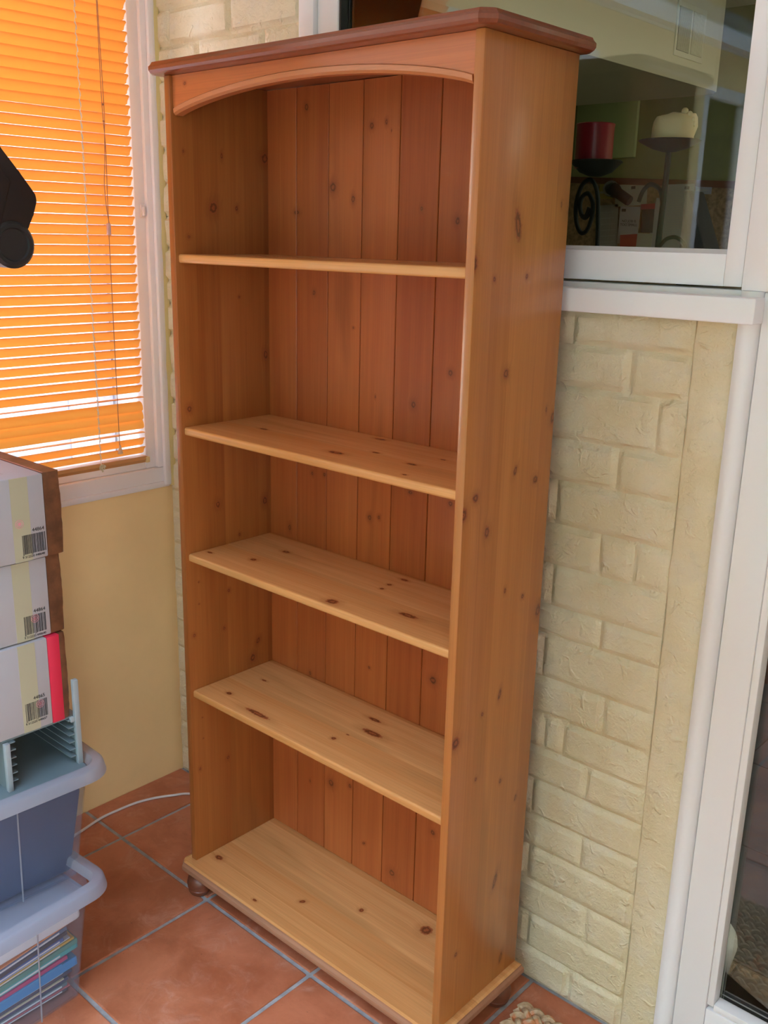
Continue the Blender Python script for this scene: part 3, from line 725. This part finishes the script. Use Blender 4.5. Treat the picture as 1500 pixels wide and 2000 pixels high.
# ================================================================== STACK ON THE LEFT
# --- tubs
M_black = plain('black_plastic', (.018, .017, .018), .42, bmp=.05, bscale=200)
def tub(name, loc, rz, lidz, h, label, ribs):
    """loc = floor point under the rim corner that faces the bookcase; body extends to -x,-y."""
    r = tag(empty(name, loc, rz), label, 'storage tub', 'stacked plastic tubs left of the bookcase')
    Lx, Ly = .50, .40
    outer = rrect(-Lx+.0, -.029, -Ly, -.029, .040, 6)
    bm = bmesh.new(); rings = []
    for d, z in [(.040, 0.0), (.033, .004), (.001, h-.018), (.0028, h-.018), (.0355, .006), (.042, .0035)]:
        rings.append([bm.verts.new((x, y, z)) for x, y in inset_poly(outer, d)])
    n = len(outer)
    for a, b in zip(rings, rings[1:]):
        for i in range(n): bm.faces.new((a[i], a[(i+1) % n], b[(i+1) % n], b[i]))
    bm.faces.new(rings[0][::-1]); bm.faces.new(rings[-1])
    new_obj('body', bm, M_tub, r, True)
    rim = rrect(-Lx-.035, 0, -Ly-.035, 0, .055, 8); bm = bmesh.new(); rings = []
    for d, z in [(.0275, h-.018), (.020, h-.024), (.002, h-.026), (-.002, h-.024), (.003, h-.004), (.008, h), (.024, h), (.028, h-.004), (.0305, h-.018)]:
        rings.append([bm.verts.new((x, y, z)) for x, y in inset_poly(rim, d)])
    n = len(rim)
    for a, b in zip(rings, rings[1:]+rings[:1]):
        for i in range(n): bm.faces.new((a[i], a[(i+1) % n], b[(i+1) % n], b[i]))
    new_obj('rim', bm, M_tubrim, r, True)['label'] = 'thick rolled frosted rim'
    ld = rrect(-Lx-.001, -.0285, -Ly-.001, -.0285, .034, 6)
    new_obj('lid', slab(ld, [(0, lidz-.0025), (0, lidz)]), M_tubrim, r)
    for yy in ribs:
        new_obj('rib', tube([(-.029-.0245, yy, .008), (-.029-.0015, yy-.006, h-.03)], .0016, 6), M_tubrim, r)
    return r
T1 = tub('storage_tub', (.173, -.305, 0), math.radians(4), .2345, .280, 'frosted plastic tub on the floor filled with bright folders and papers', [-.155])
T2 = tub('storage_tub', (.128, -.266, .2355), math.radians(-2), .2415, .262, 'frosted plastic tub with a dark blue box inside, stacked above the tub of folders', [-.185])

cam_rx = 0
M_paper = plain('white_paper', (.80, .82, .86), .6)
# contents of lower tub: slanting folders and sheets
fold_cols = [('dark grey', (.07, .08, .11)), ('pink', (.62, .16, .18)), ('teal grey', (.13, .20, .24)), ('navy', (.04, .06, .14)), ('cream', (.70, .60, .42)), ('charcoal', (.06, .06, .10)),
             ('white', (.75, .76, .80)), ('bright blue', (.03, .28, .66)), ('sky blue', (.05, .34, .72)), ('magenta', (.50, .04, .18)), ('turquoise', (.05, .42, .45)), ('green', (.08, .28, .24)),
             ('mustard yellow', (.65, .42, .07)), ('pale grey', (.55, .58, .62)), ('royal blue', (.05, .12, .38)), ('black', (.02, .025, .04)), ('slate blue', (.10, .14, .24)), ('orange', (.80, .30, .10))]
rk = random.Random(11); zc = .006
thick = [.008, .002, .009, .008, .003, .008, .003, .022, .004, .010, .012, .012, .006, .003, .010, .010, .010, .003]
for i, ((cn, cc), th) in enumerate(zip(fold_cols, thick)):
    e = tag(empty('folder' if th > .005 else 'paper_sheet', (.098+rk.uniform(-.004, .001) + .020*zc/.2, -.362, .0)), None, None)
    cat = 'folder' if th > .005 else 'paper'
    sl = math.radians(.6 + .42*i); ln = .25
    bm = bmesh.new(); M = Matrix.Translation((0, -ln, zc)) @ Matrix.Rotation(sl, 4, 'X')
    box(bm, -.30, -.006, 0, ln-rk.uniform(.0, .04)+.014*zc/.2, 0, th*.9, .0006, 1, M)
    o = new_obj('cover' if th > .005 else 'sheet', bm, plain('paper_%d' % i, cc, .5), e)
    if th > .005 and i % 2 == 0:
        bm = bmesh.new(); box(bm, -.29, -.0052, .004, ln-.035, th*.30, th*.60, 0, 1, M); new_obj('pages', bm, M_paper, e)
    tag(e, '%s %s lying %s inside the bottom tub' % (cn, 'folder' if th > .005 else 'sheet of paper', ['lowest of all', 'near the base', 'low in the pile', 'mid pile', 'high in the pile', 'near the top of the pile'][min(5, i//3)]), cat, 'folders and papers inside the bottom tub')
    zc += th*.95
# bright white paper bundle filling the top of the lower tub
e = tag(empty('paper_bundle', (.124, -.344, .0)), 'thick bundle of white paper on top of the folders in the bottom tub', 'paper')
bm = bmesh.new(); M = Matrix.Rotation(math.radians(4), 4, 'X')
box(bm, -.33, -.004, -.27, .000, .182, .230, .010, 3, M); new_obj('pages', bm, M_paper, e, True)
# dark blue box in upper tub
e = tag(empty('file_box', (.046, -.333, .240), math.radians(-2)), 'dark blue file box inside the upper tub', 'box')
bm = bmesh.new(); box(bm, -.36, 0, -.33, 0, .003, .196, .006, 2)
for v in bm.verts: 
    k = v.co.z/.2; v.co.x += .026*k*(1 if v.co.x > -.1 else 0); v.co.y += .022*k*(1 if v.co.y > -.1 else -0)
new_obj('body', bm, plain('dark_blue_card', (.035, .065, .15), .5, var=.12), e, True)
B('label_edge', -.2, .0265, -.32, -.035, .1965, .200, plain('beige_card', (.55, .40, .28), .6), e, .001)

# --- grey slotted desk tray
tr = tag(empty('desk_tray', (.088, -.298, .478)), 'grey plastic slotted desk tray standing on the upper tub below the boxes', 'tray')
M_grey = plain('grey_plastic', (.17, .22, .24), .45); M_grey2 = plain('light_grey_plastic', (.34, .38, .40), .45)
bm = slab(rrect(-.36, .0, -.42, -.001, .012, 3), [(0, 0), (0, .004), (.002, .006)]); new_obj('base', bm, M_grey, tr)
for s, (ya, yb, hh) in enumerate(((-.011, -.0005, .186), (-.157, -.147, .1045))):
    o = B('post', -.034, -.024, ya, yb, .006, hh, M_grey2, tr, .0008)
    B('side_wall', -.30, -.035, ya+.003, yb-.003, .006, hh if s else .104, M_grey, tr)
    o = B('post', -.31, -.30, ya, yb, .006, hh, M_grey2, tr, .0008)
    for k in range(6):
        z = .022+.0158*k
        if s == 0: B('fin', -.295, -.030, ya-.013, ya, z, z+.002, M_grey2 if False else M_grey, tr)
        else: B('fin', -.295, -.030, yb, yb+.013, z, z+.002, M_grey, tr)
B('top_plate', -.31, -.036, -.157, -.0, .1048, .1085, M_grey, tr)
o = B('top_lip', -.0355, -.0275, -.019, -.011, .098, .108, M_grey2, tr, .001)

# --- white cartons with barcodes
M_card = plain('white_card', (.46, .45, .48), .6, var=.03, vscale=5)
M_brown = plain('brown_card', (.15, .06, .026), .5, var=.35, vscale=25)
M_tape = plain('clear_yellow_tape', (.46, .43, .30), .3)
M_red = plain('red_tape', (.72, .03, .075), .35)
M_ink = plain('black_ink', (.03, .03, .035), .6)
M_pink = plain('pink_stamp', (.72, .30, .34), .6)
RZ90 = Matrix(((0, 0, 1, 0), (1, 0, 0, 0), (0, 1, 0, 0), (0, 0, 0, 1)))  # text plane -> faces +x, reads along +y
def carton(xf, yr, z0, z1, num, label, brown, red, stamp, seed, Ly=.34, Lx=.27):
    e = tag(empty('carton', (xf, yr, z0)), label, 'box', 'stacked white cardboard cartons'); h = z1-z0-.001
    rnd = random.Random(seed)
    bm = bmesh.new(); box(bm, -Lx, 0, -Ly, -brown-red, 0, h, .003, 2)
    new_obj('carton_body', bm, M_card, e, True)
    # taped brown edge, slightly dented and bulging
    bm = bmesh.new(); n = 14; rows = []
    for i in range(n+1):
        t = i/n; z = h*t; b = .0022*math.sin(PI*t)+rnd.uniform(-.0007, .0007); cx = -.003 if i in (0, n) else 0
        rows.append([bm.verts.new(c) for c in ((-Lx+.002, -brown, z), (0+cx, -brown, z), (b*.3+cx, -brown*.5, z), (-.001+cx, -.003+b, z), (-.006, b, z), (-Lx+.004, b, z))])
    for a, b2 in zip(rows, rows[1:]):
        for k in range(6): bm.faces.new((a[k], a[(k+1) % 6], b2[(k+1) % 6], b2[k]))
    bm.faces.new(rows[0][::-1]); bm.faces.new(rows[-1])
    new_obj('brown_edge', bm, M_brown, e, True)['label'] = 'brown taped cardboard edge'
    if red: B('red_band', -Lx, .0004, -brown-red, -brown, .0, h, M_red, e, .0004)['label'] = 'red band along the edge'
    # tape
    B('tape', -.002, .0003, -.098, -.064, .0006, h-.001, M_tape, e)['label'] = 'strip of pale yellowish tape'
    # barcode
    sh = -.010 if red else 0.0
    bm = bmesh.new(); y = -.082+sh; k = 0; zb = .010+.45*(h-.15)
    while y < -.038+sh:
        w = rnd.choice([.0005, .0005, .0009, .0014]); long = k in (0, 1, 12, 13)
        box(bm, 0.0003, .0007, y, y+w, zb-(.002 if long else 0), zb+.036); y += w + rnd.choice([.0006, .0010, .0014]); k += 1
    new_obj('barcode', bm, M_ink, e)
    text_mesh('carton_number', num, .0095, M_ink, e, Matrix.Translation((.0005, -.050+sh*1.3, zb+.040)) @ RZ90)
    text_mesh('barcode_digits', '9 312220 448640' if num != '44865' else '9 312220 448657', .0062, M_ink, e, Matrix.Translation((.0005, -.062+sh, zb-.0072)) @ RZ90)
    bm = bmesh.new(); cy, cz = stamp
    for rr in (.0075, .0045): tube([(.0006, cy+rr*math.cos(2*PI*i/20), cz+rr*math.sin(2*PI*i/20)) for i in range(20)], .0005, 4, bm, closed=True)
    bmesh.ops.create_circle(bm, cap_ends=True, segments=14, radius=.003, matrix=Matrix.Translation((.0007, cy, cz)) @ Matrix.Rotation(PI/2, 4, 'Y'))
    new_obj('ink_stamp', bm, M_pink, e)['label'] = 'faint pink round stamp'
    return e
c1 = carton(.055, -.302, .9225, 1.081, '44864', 'topmost white carton with barcode 44864 and wide brown edge, pink stamp left of the bars', .033, 0, (-.085, .072), 5)
c2 = carton(.048, -.308, .7665, .9215, '44864', 'middle white carton with barcode 44864, between the top carton and the red-edged one', .029, 0, (-.060, .040), 6)
c3 = carton(.055, -.313, .5868, .7655, '44865', 'lowest white carton with barcode 44865 and a red band, resting on the grey tray', .014, .024, (-.062, .050), 7)
# printing on the top flap of the topmost carton
h = 1.081-.9225-.001
bm = bmesh.new(); rk = random.Random(2)
for r in range(9):
    y = -.33+.0+r*.030; x = -.02
    while x > -.2:
        w = rk.uniform(.006, .02)
        if rk.random() < .7 and y < -.05: box(bm, x-w, x, y, y+.0022, h, h+.0003)
        x -= w+.005
new_obj('flap_print', bm, plain('grey_ink', (.42, .40, .40), .7), c1)['kind'] = 'stuff'
B('flap_edge', -.265, -.004, -.033, -.030, h-.0002, h+.0006, plain('pink_brown', (.42, .16, .14), .5), c1)

# --- black moulded object on a stand, at the left edge of the picture
bk = tag(empty('equipment_stand', (.05, -.90, 0)), 'black moulded plastic housing on a stand, poking in at the left edge before the blind', 'equipment')
pts = [(-.52, 1.72), (-.43, 1.69), (-.385, 1.63), (-.355, 1.593), (-.329, 1.559), (-.3275, 1.547), (-.335, 1.525), (-.345, 1.506), (-.36, 1.475), (-.42, 1.44), (-.52, 1.43)]
bm = prism([(y+.90, z) for y, z in pts], 'x', -.045, .045, .007); new_obj('housing', bm, M_black, bk, True)
bm = prism([(y+.90, z) for y, z in [(-.50, 1.66), (-.43, 1.645), (-.375, 1.575), (-.40, 1.50), (-.50, 1.49)]], 'x', .040, .049, .003); new_obj('cover_plate', bm, M_black, bk, True)
Mx = Matrix.Translation((0, .522, 1.478)) @ Matrix.Rotation(PI/2, 4, 'Y')
new_obj('knob', lathe([(.0, -.05), (.030, -.05), (.037, -.044), (.038, .044), (.033, .050), (.027, .050), (.025, .046), (0, .046)], 36, Mx), M_black, bk, True)
new_obj('arm', tube(smooth_path([(0, .42, 1.56), (0, .25, 1.55), (0, .08, 1.50), (0, 0, 1.40)], 6), .018, 12), M_black, bk, True)
new_obj('pole', tube([(0, 0, 1.41), (0, 0, .02)], .016, 16), M_black, bk, True)
new_obj('base', lathe([(.0, 0), (.13, 0), (.13, .012), (.03, .024), (.018, .03), (0, .03)], 36), M_black, bk, True)

# --- white cable along the skirting
cp = smooth_path([(-.30, -.26, .0035), (-.365, -.13, .0035), (-.387, -.05, .0035), (-.3985, .005, .0035), (-.3985, .0523, .0035), (-.3937, .1068, .0035), (-.378, .1554, .0035), (-.3535, .1988, .0035), (-.324, .238, .0035), (-.25, .272, .0035), (.1, .285, .0035), (.6, .285, .0035)], 8)
tag(new_obj('power_cable', tube(cp, .0033, 8), plain('white_cable', (.74, .68, .66), .4), None, True), 'white cable curving over the terracotta floor from the tubs to behind the bookcase', 'cable')
# cobweb strands on the yellow wall are too fine to matter

# --- chunky woven seagrass mat at the bottom edge
mt = tag(empty('woven_mat', (.790, .226, 0)), 'chunky braided seagrass mat on the terracotta floor at the foot of the bookcase', 'mat')
def straw(name, a, b):
    m, t, bs = nt(name); oc = objco(t)
    f = maprange(t, noise_tex(t, oc, 60, 4, .6), .3, .7); c = mixcol(t, f, a, b)
    f2 = maprange(t, noise_tex(t, oc, 25, 2, .5), .58, .66); c = mixcol(t, f2, c, (.55, .20, .07))
    t.links.new(c, bs.inputs['Base Color']); setin(bs, Roughness=.55)
    bump(t, bs, noise_tex(t, oc, 260, 3, .6), .5, .001); return m
M_straw = straw('seagrass', (.36, .22, .11), (.60, .43, .26))
def braid(path_len, nper, r):
    bm = bmesh.new(); n = int(path_len*260)
    for s in range(3):
        pts = []
        for i in range(n+1):
            u = path_len*i/n; a = 2*PI*u/nper + 2*PI*s/3
            pts.append((u, r*1.15*math.sin(a), r*.62*math.sin(2*a)+r*1.25))
        tube(pts, r*.72, 7, bm)
    return bm
lenx, leny = .62, .42
for k in range(13):
    bm = braid(lenx, .078, .0110); bmesh.ops.translate(bm, verts=bm.verts[:], vec=(.006+random.uniform(-.003, .003), -.016-.031*k, 0))
    new_obj('braid', bm, M_straw, mt, True)
# ================================================================== KITCHEN CONTENTS
M_iron = plain('dark_iron', (.012, .018, .016), .8, bmp=.1)
ks = tag(B('trim_2', .05, 1.03, YB+.075, .62, 1.455, 1.487, plain('inner_sill', (.45, .43, .38), .5)), kind='structure', label='kitchen side window ledge')
# candlestick with spiral
cs = tag(empty('candlestick', (.660, .5, 1.487)), 'black iron candlestick with spiral scroll, holding the red candle', 'candlestick')
new_obj('dish', lathe([(0, .133), (.012, .134), (.030, .141), (.047, .158), (.049, .159), (.046, .162), (.028, .1485), (0, .1465)], 36), M_iron, cs, True).location = (-.012, 0, 0)
sp = []
for cx, cy in ((285,1245),(290,1100),(292,1000),(292,800),(272,690),(225,640),(160,690),(112,820),(102,960),(120,1060),(155,1105),(200,1070),(240,960),(250,850),(225,775),(195,760),(155,800),(140,880),(155,950),(185,965),(212,925),(230,880)):
    sp.append((.606+(cx-140)*.000255+(cy-165)*.00002-.660, 0, 1.718-(cy-165)*.000212-(cx-140)*.00002-1.487))
sp = smooth_path(sp, 4)
new_obj('scroll', tube(sp, .0045, 8, rads=[.0042 + .003*max(0, (i-len(sp)*.85)/(len(sp)*.15)) for i in range(len(sp))]), M_iron, cs, True)
new_obj('foot_ring', lathe([(0, 0), (.034, 0), (.036, .003), (.008, .006), (0, .006)], 24), M_iron, cs, True)
c = tag(empty('candle', (.641, .5, 1.6345)), 'dark red pillar candle behind the kitchen window glass', 'candle')
new_obj('wax', lathe([(0, 0), (.0335, 0), (.0345, .004), (.0345, .074), (.036, .0775), (.034, .079), (.031, .076), (.027, .070), (0, .069)], 40), plain('red_wax', (.30, .012, .022), .4, coat=.2), c, True)
new_obj('wick', tube([(0, 0, .068), (.001, 0, .077)], .0008, 6), M_ink, c)
# plain candlestick
cs = tag(empty('candlestick', (.792, .5, 1.487)), 'black iron candlestick with leaf hooks, holding the cream candle', 'candlestick')
new_obj('dish', lathe([(0, .171), (.012, .172), (.030, .177), (.052, .188), (.0545, .190), (.052, .1915), (.028, .182), (0, .1805)], 36), M_iron, cs, True)
new_obj('stem', tube([(-.004, 0, 0), (-.003, 0, .04), (-.001, 0, .10), (0, 0, .173)], .0052, 10), M_iron, cs, True)
new_obj('hook', tube(smooth_path([(-.003, 0, .085), (-.010, 0, .108), (-.028, 0, .118), (-.042, 0, .108), (-.050, 0, .088)], 5), .004, 8, rads=None), M_iron, cs, True)
new_obj('hook', tube(smooth_path([(-.001, 0, .010), (.012, 0, .024), (.030, 0, .027), (.046, 0, .016), (.052, 0, .001)], 5), .0036, 8), M_iron, cs, True)
new_obj('foot_ring', lathe([(0, 0), (.032, 0), (.034, .003), (.008, .006), (0, .006)], 24), M_iron, cs, True)
c = tag(empty('candle', (.796, .5, 1.6685)), 'cream candle burnt down at one side with drips', 'candle')
bm = lathe([(0, 0), (.0345, 0), (.036, .003), (.036, .015), (.036, .028), (.0345, .038), (.031, .045), (.022, .050), (.0, .052)], 40)
for v in bm.verts:
    if v.co.z > .015: v.co.z += .006*max(0, v.co.x/.036)*(1) + .003*noise.noise(v.co*60); v.co.x += (.006 if v.co.x > .02 and .022 < v.co.z else 0)
new_obj('wax', bm, plain('cream_wax', (.62, .48, .26), .45), c, True)
bm = bmesh.new()
for (x, y, z, r) in ((.037, -.006, .040, .0062), (.034, -.012, .049, .0055), (.039, -.004, .033, .0045), (.026, -.014, .054, .006)):
    bmesh.ops.create_icosphere(bm, subdivisions=2, radius=r, matrix=Matrix.Translation((x, y, z)))
new_obj('wax_drip', bm, bpy.data.materials['cream_wax'], c, True)
# black wedge stand
o = tag(empty('wedge_stand', (.685, .9, 0)), 'black wedge shaped stand behind the cream candle', 'stand')
new_obj('wedge', prism([(-.028, .9), (.075, .9), (.030, 1.490), (-.022, 1.613), (-.030, 1.613)], 'y', -.04, .04, .004), plain('matt_black', (.012, .012, .014), .85), o, True).location = (.0, 0, 0)
# worktop that carries the wedge
wt = tag(empty('kitchen_counter', (.6, .93, 0)), 'cream kitchen counter unit behind the inner window ledge', 'counter')
B('carcass', -.6, .16, -.20, .25, .05, .87, M_cream, wt, .002); B('worktop', -.62, .17, -.22, .27, .87, .90, plain('dark_worktop', (.06, .05, .04), .3), wt, .003); B('plinth', -.58, .15, -.16, .22, 0, .05, M_black, wt)
# vent on the bulkhead
v = tag(empty('air_vent', (.0915, 1.95, 2.145)), 'white louvred air vent on the cream bulkhead', 'vent')
M_vent = plain('vent_plastic', (.80, .77, .68), .5)
B('frame', -.001, .004, -.100, .100, -.078, .078, M_vent, v, .0015)
B('recess', .0035, .0045, -.090, -.006, -.062, .062, plain('vent_dark', (.05, .04, .03), .7), v); B('recess', .0035, .0045, .006, .088, -.062, .062, plain('vent_mid', (.40, .35, .29), .7), v)
for k in range(12):
    B('louvre', .0045, .0075, -.088+.0069*k, -.0855+.0069*k, -.061, .061, M_vent, v)
for k in range(10):
    B('louvre', .0045, .0060, .008+.008*k, .0135+.008*k, -.061, .061, M_vent, v)
# far wall: pale panel, noticeboard with papers
tag(B('wall_panel', -.815, -.52, KF-.022, KF-.002, 1.853, 2.14, plain('pale_green', (.42, .50, .25), .5), None, .003), 'pale green square panel on the olive kitchen wall', 'panel')
nb = tag(empty('noticeboard', (-.40, KF-.012, 1.50)), 'cork noticeboard with wooden frame on the kitchen wall', 'noticeboard')
M_nbf = plain('brown_wood_frame', (.15, .055, .025), .5); 
B('cork', -.46, .44, -.004, .008, -.30, .25, plain('cork', (.30, .20, .10), .8, var=.3, vscale=60), nb)
for a in ((-.48, .46, .235, .262), (-.48, .46, -.31, -.285)): B('frame_rail', a[0], a[1], -.014, .008, a[2], a[3], M_nbf, nb, .002)
for a in ((-.48, -.455), (.435, .46)): B('frame_stile', a[0], a[1], -.012, .008, -.30, .25, M_nbf, nb, .002)
nb.rotation_euler = (0, math.radians(2.5), 0)
def pinned(x, z, w, h, rot, col, label, lines=0, d=0.0, head=None, cat='paper', name='leaflet', txt=None):
    e = tag(empty(name, (x, KF-.022-d, z)), label, cat, 'papers pinned to the noticeboard'); e.rotation_euler = (0, math.radians(rot), 0)
    B('sheet', -w/2, w/2, -.0006, .0006, -h/2, h/2, plain('leaf_'+str(len(bpy.data.materials)), col, .6), e)
    if lines:
        bm = bmesh.new(); rr = random.Random(lines)
        for i in range(lines):
            z_ = h/2-.03-(h-.05)*i/lines; box(bm, -w*.42, w*(.42-rr.random()*.15), -.0010, -.0007, z_-.0022, z_)
        new_obj('print_lines', bm, bpy.data.materials.get('grey_ink') or M_ink, e)
    if head: B('logo', head[0]-.010, head[0]+.010, -.0011, -.0008, h/2-.022, h/2-.010, M_ink, e)
    if txt:
        s, size, z_ = txt
        text_mesh('lettering', s, size, M_ink, e, Matrix.Translation((0, -.0011, z_)) @ Matrix.Rotation(PI/2, 4, 'X'))
    return e
W_ = (.38, .38, .42)
pinned(-.288, 1.610, .125, .26, -1, W_, 'long white letter with dense text, second paper from the right', 22, .006, (.03,))
pinned(-.380, 1.575, .050, .22, 6, (.42, .42, .44), 'narrow white sheet leaning at the left of the long letter', 0, .003)
pinned(-.515, 1.700, .150, .090, -3, (.40, .41, .34), 'cream paper with a dark heading at the top of the board', 3, .002, (.01,))
pinned(-.512, 1.575, .095, .155, 1, (.37, .37, .40), 'white card reading no job is too small', 0, .005, (-.03,), txt=('NO JOB IS\nTOO SMALL', .015, .012))
pinned(-.615, 1.560, .10, .20, -4, (.33, .31, .29), 'greyish leaflet with a dark photo, left of the white card', 6, .002)
pinned(-.635, 1.715, .07, .060, 3, (.36, .28, .07), 'small yellow card in the upper left of the board', 3, .003)
pinned(-.425, 1.600, .055, .110, 0, (.025, .03, .045), 'dark leaflet with pale lines between card and letter', 0, .004)
pinned(-.428, 1.652, .065, .022, -3, (.32, .02, .025), 'small red strip above the dark leaflet', 0, .008)
pinned(-.500, 1.512, .090, .050, -4, (.36, .03, .02), 'red leaflet under the white card', 0, .008)
pinned(-.430, 1.510, .070, .065, 2, (.42, .44, .36), 'pale green slip in the lower middle of the board', 3, .009)
pinned(-.190, 1.722, .070, .045, 1, (.34, .35, .40), 'small pale paper at the right end of the board', 2, .003)
tc_ = tag(empty('torch', (-.575, KF-.055, 1.715)), 'silver cylindrical torch with ringed lens hanging on the noticeboard', 'torch')
Mt = Matrix.Rotation(math.radians(35), 4, 'Y') @ Matrix.Rotation(math.radians(70), 4, 'X')
M_steel = plain('dull_steel', (.35, .35, .36), .35, .8)
new_obj('barrel', lathe([(0, -.085), (.020, -.085), (.022, -.08), (.022, -.02), (.030, .0), (.030, .018), (0, .012)], 28, Matrix.Rotation(math.radians(-60), 4, 'Y')), M_black, tc_, True)
new_obj('lens_ring', lathe([(.024, -.004), (.033, -.004), (.033, .006), (.024, .006), (.024, -.004)], 28, Matrix.Translation((-.018, -.008, .010)) @ Mt), M_steel, tc_, True)
# blue lampshade glimpse
ls = tag(empty('pendant_lamp', (-.64, 2.5, 0)), 'blue pendant lampshade glimpsed beside the bookcase top', 'lamp')
e_ = new_obj('lamp_shade', lathe([(.0, 2.12), (.035, 2.12), (.05, 2.10), (.11, 2.06), (.107, 2.058), (.045, 2.095), (.03, 2.11), (0, 2.11)], 28), plain('blue_shade', (.03, .09, .14), .5), ls, True)
# kitchen base units along the far wall
kc = tag(empty('kitchen_cabinet', (.45, 2.44, 0)), 'kitchen base cabinet with reddish wooden plinth along the far wall', 'cabinet')
M_redwood = plain('red_wood', (.20, .07, .035), .4, var=.2)
B('carcass', -1.6, .9, -.30, .34, .16, .86, M_redwood, kc, .002); B('plinth', -1.58, .88, -.34, -.28, 0, .16, M_redwood, kc, .002); B('worktop', -1.62, .92, -.34, .355, .86, .90, plain('worktop_grey', (.08, .08, .08), .3), kc, .003)
for k in range(5): B('cabinet_door', -1.58+.49*k, -1.11+.49*k, -.322, -.302, .18, .84, M_redwood, kc, .004)
# white bin
wb = tag(empty('waste_bin', (.996, .575, 0)), 'small rounded white bin on the slate floor just inside the door', 'bin')
new_obj('bin_body', lathe([(0, .002), (.055, .002), (.068, .02), (.080, .085), (.078, .10), (.070, .112), (.045, .120), (0, .122)], 36), plain('white_plastic', (.72, .76, .80), .35), wb, True)

# ================================================================== OUTSIDE
hg = tag(empty('sky_block_hedge', (1.5, -7.5, -.2)), 'unseen green hedge added to block the low sky', 'hedge')  # unseen hedge added to cut low sky light on the upper walls
bm = bmesh.new(); bmesh.ops.create_grid(bm, x_segments=60, y_segments=16, size=1.0)
for v_ in bm.verts:
    X, Y = v_.co.x*8, v_.co.y; n_ = noise.noise(Vector((X*2, Y*4, 0)))
    v_.co = Vector((X, .35+n_*.25 + (.6 if Y > .95 else 0), (Y+1)*1.75+n_*.1))
new_obj('foliage', bm, plain('hedge_green', (.07, .16, .04), .9, var=.5, vscale=6), hg, mods='norecalc')
M_grass = plain('lawn', (.10, .16, .05), .9, var=.3, vscale=2)
tag(B('ground', -14, 12, -16, 6, -.35, -.20, plain('pale_paving', (.50, .50, .52), .9, var=.1)), kind='structure', label='pale paving outside')
nh = tag(empty('neighbouring_house', (-7.0, 1.0, -.2)), 'pale rendered house beyond the blind, glimpsed between its slats', 'house')
B('wall', -.5, 0, -6, 6, 0, 2.3, plain('white_render', (.62, .58, .60), .8), nh)
for k in range(5):
    fr = B('house_window', -.05, .03, -5+2.3*k, -3.9+2.3*k, .8, 1.9, plain('window_blue', (.10, .13, .22), .3), nh)
    B('window_frame', .03, .06, -5.05+2.3*k, -3.85+2.3*k, .74, .80, M_white, nh); B('window_frame', .03, .06, -4.48+2.3*k, -4.42+2.3*k, .8, 1.9, M_white, nh)
hd = tag(empty('garden_shrub', (-1.6, -4.4, -.2)), 'leafy green garden shrub seen as a reflection in the kitchen window glass', 'shrub')
bm = bmesh.new(); rk = random.Random(5)
for i in range(4200):
    while True:
        p = Vector((rk.uniform(-1, 1), rk.uniform(-1, 1), rk.uniform(-1, 1)))
        if .35 < p.length < 1: break
    p = Vector((p.x*1.0, p.y*1.3, p.z*1.35 + 1.7))
    a = Vector((rk.gauss(0, 1), rk.gauss(0, 1), rk.gauss(0, .6))).normalized(); b = a.orthogonal().normalized(); s = rk.uniform(.05, .10)
    vs = [bm.verts.new(p + c) for c in (a*s, b*s*.35, -a*s, -b*s*.35)]; bm.faces.new(vs)
m, t, bs = nt('leaf'); out = t.nodes['Material Output']
gi = t.nodes.new('ShaderNodeNewGeometry'); cl = mixcol(t, maprange(t, gi.outputs['Random Per Island'], 0, 1), (.04, .20, .03), (.45, .85, .22)); t.links.new(cl, bs.inputs['Base Color'])
tl = t.nodes.new('ShaderNodeBsdfTranslucent'); t.links.new(cl, tl.inputs[0]); mx = t.nodes.new('ShaderNodeMixShader'); mx.inputs[0].default_value = .4
t.links.new(bs.outputs[0], mx.inputs[1]); t.links.new(tl.outputs[0], mx.inputs[2]); t.links.new(mx.outputs[0], out.inputs[0])
o = new_obj('foliage', bm, m, hd, mods='norecalc'); o['kind'] = 'stuff'
new_obj('stem', tube([(0, 0, 0), (.05, .0, .7), (0, .1, 1.6)], .06, 8), plain('bark', (.10, .07, .05), .9), hd, True)
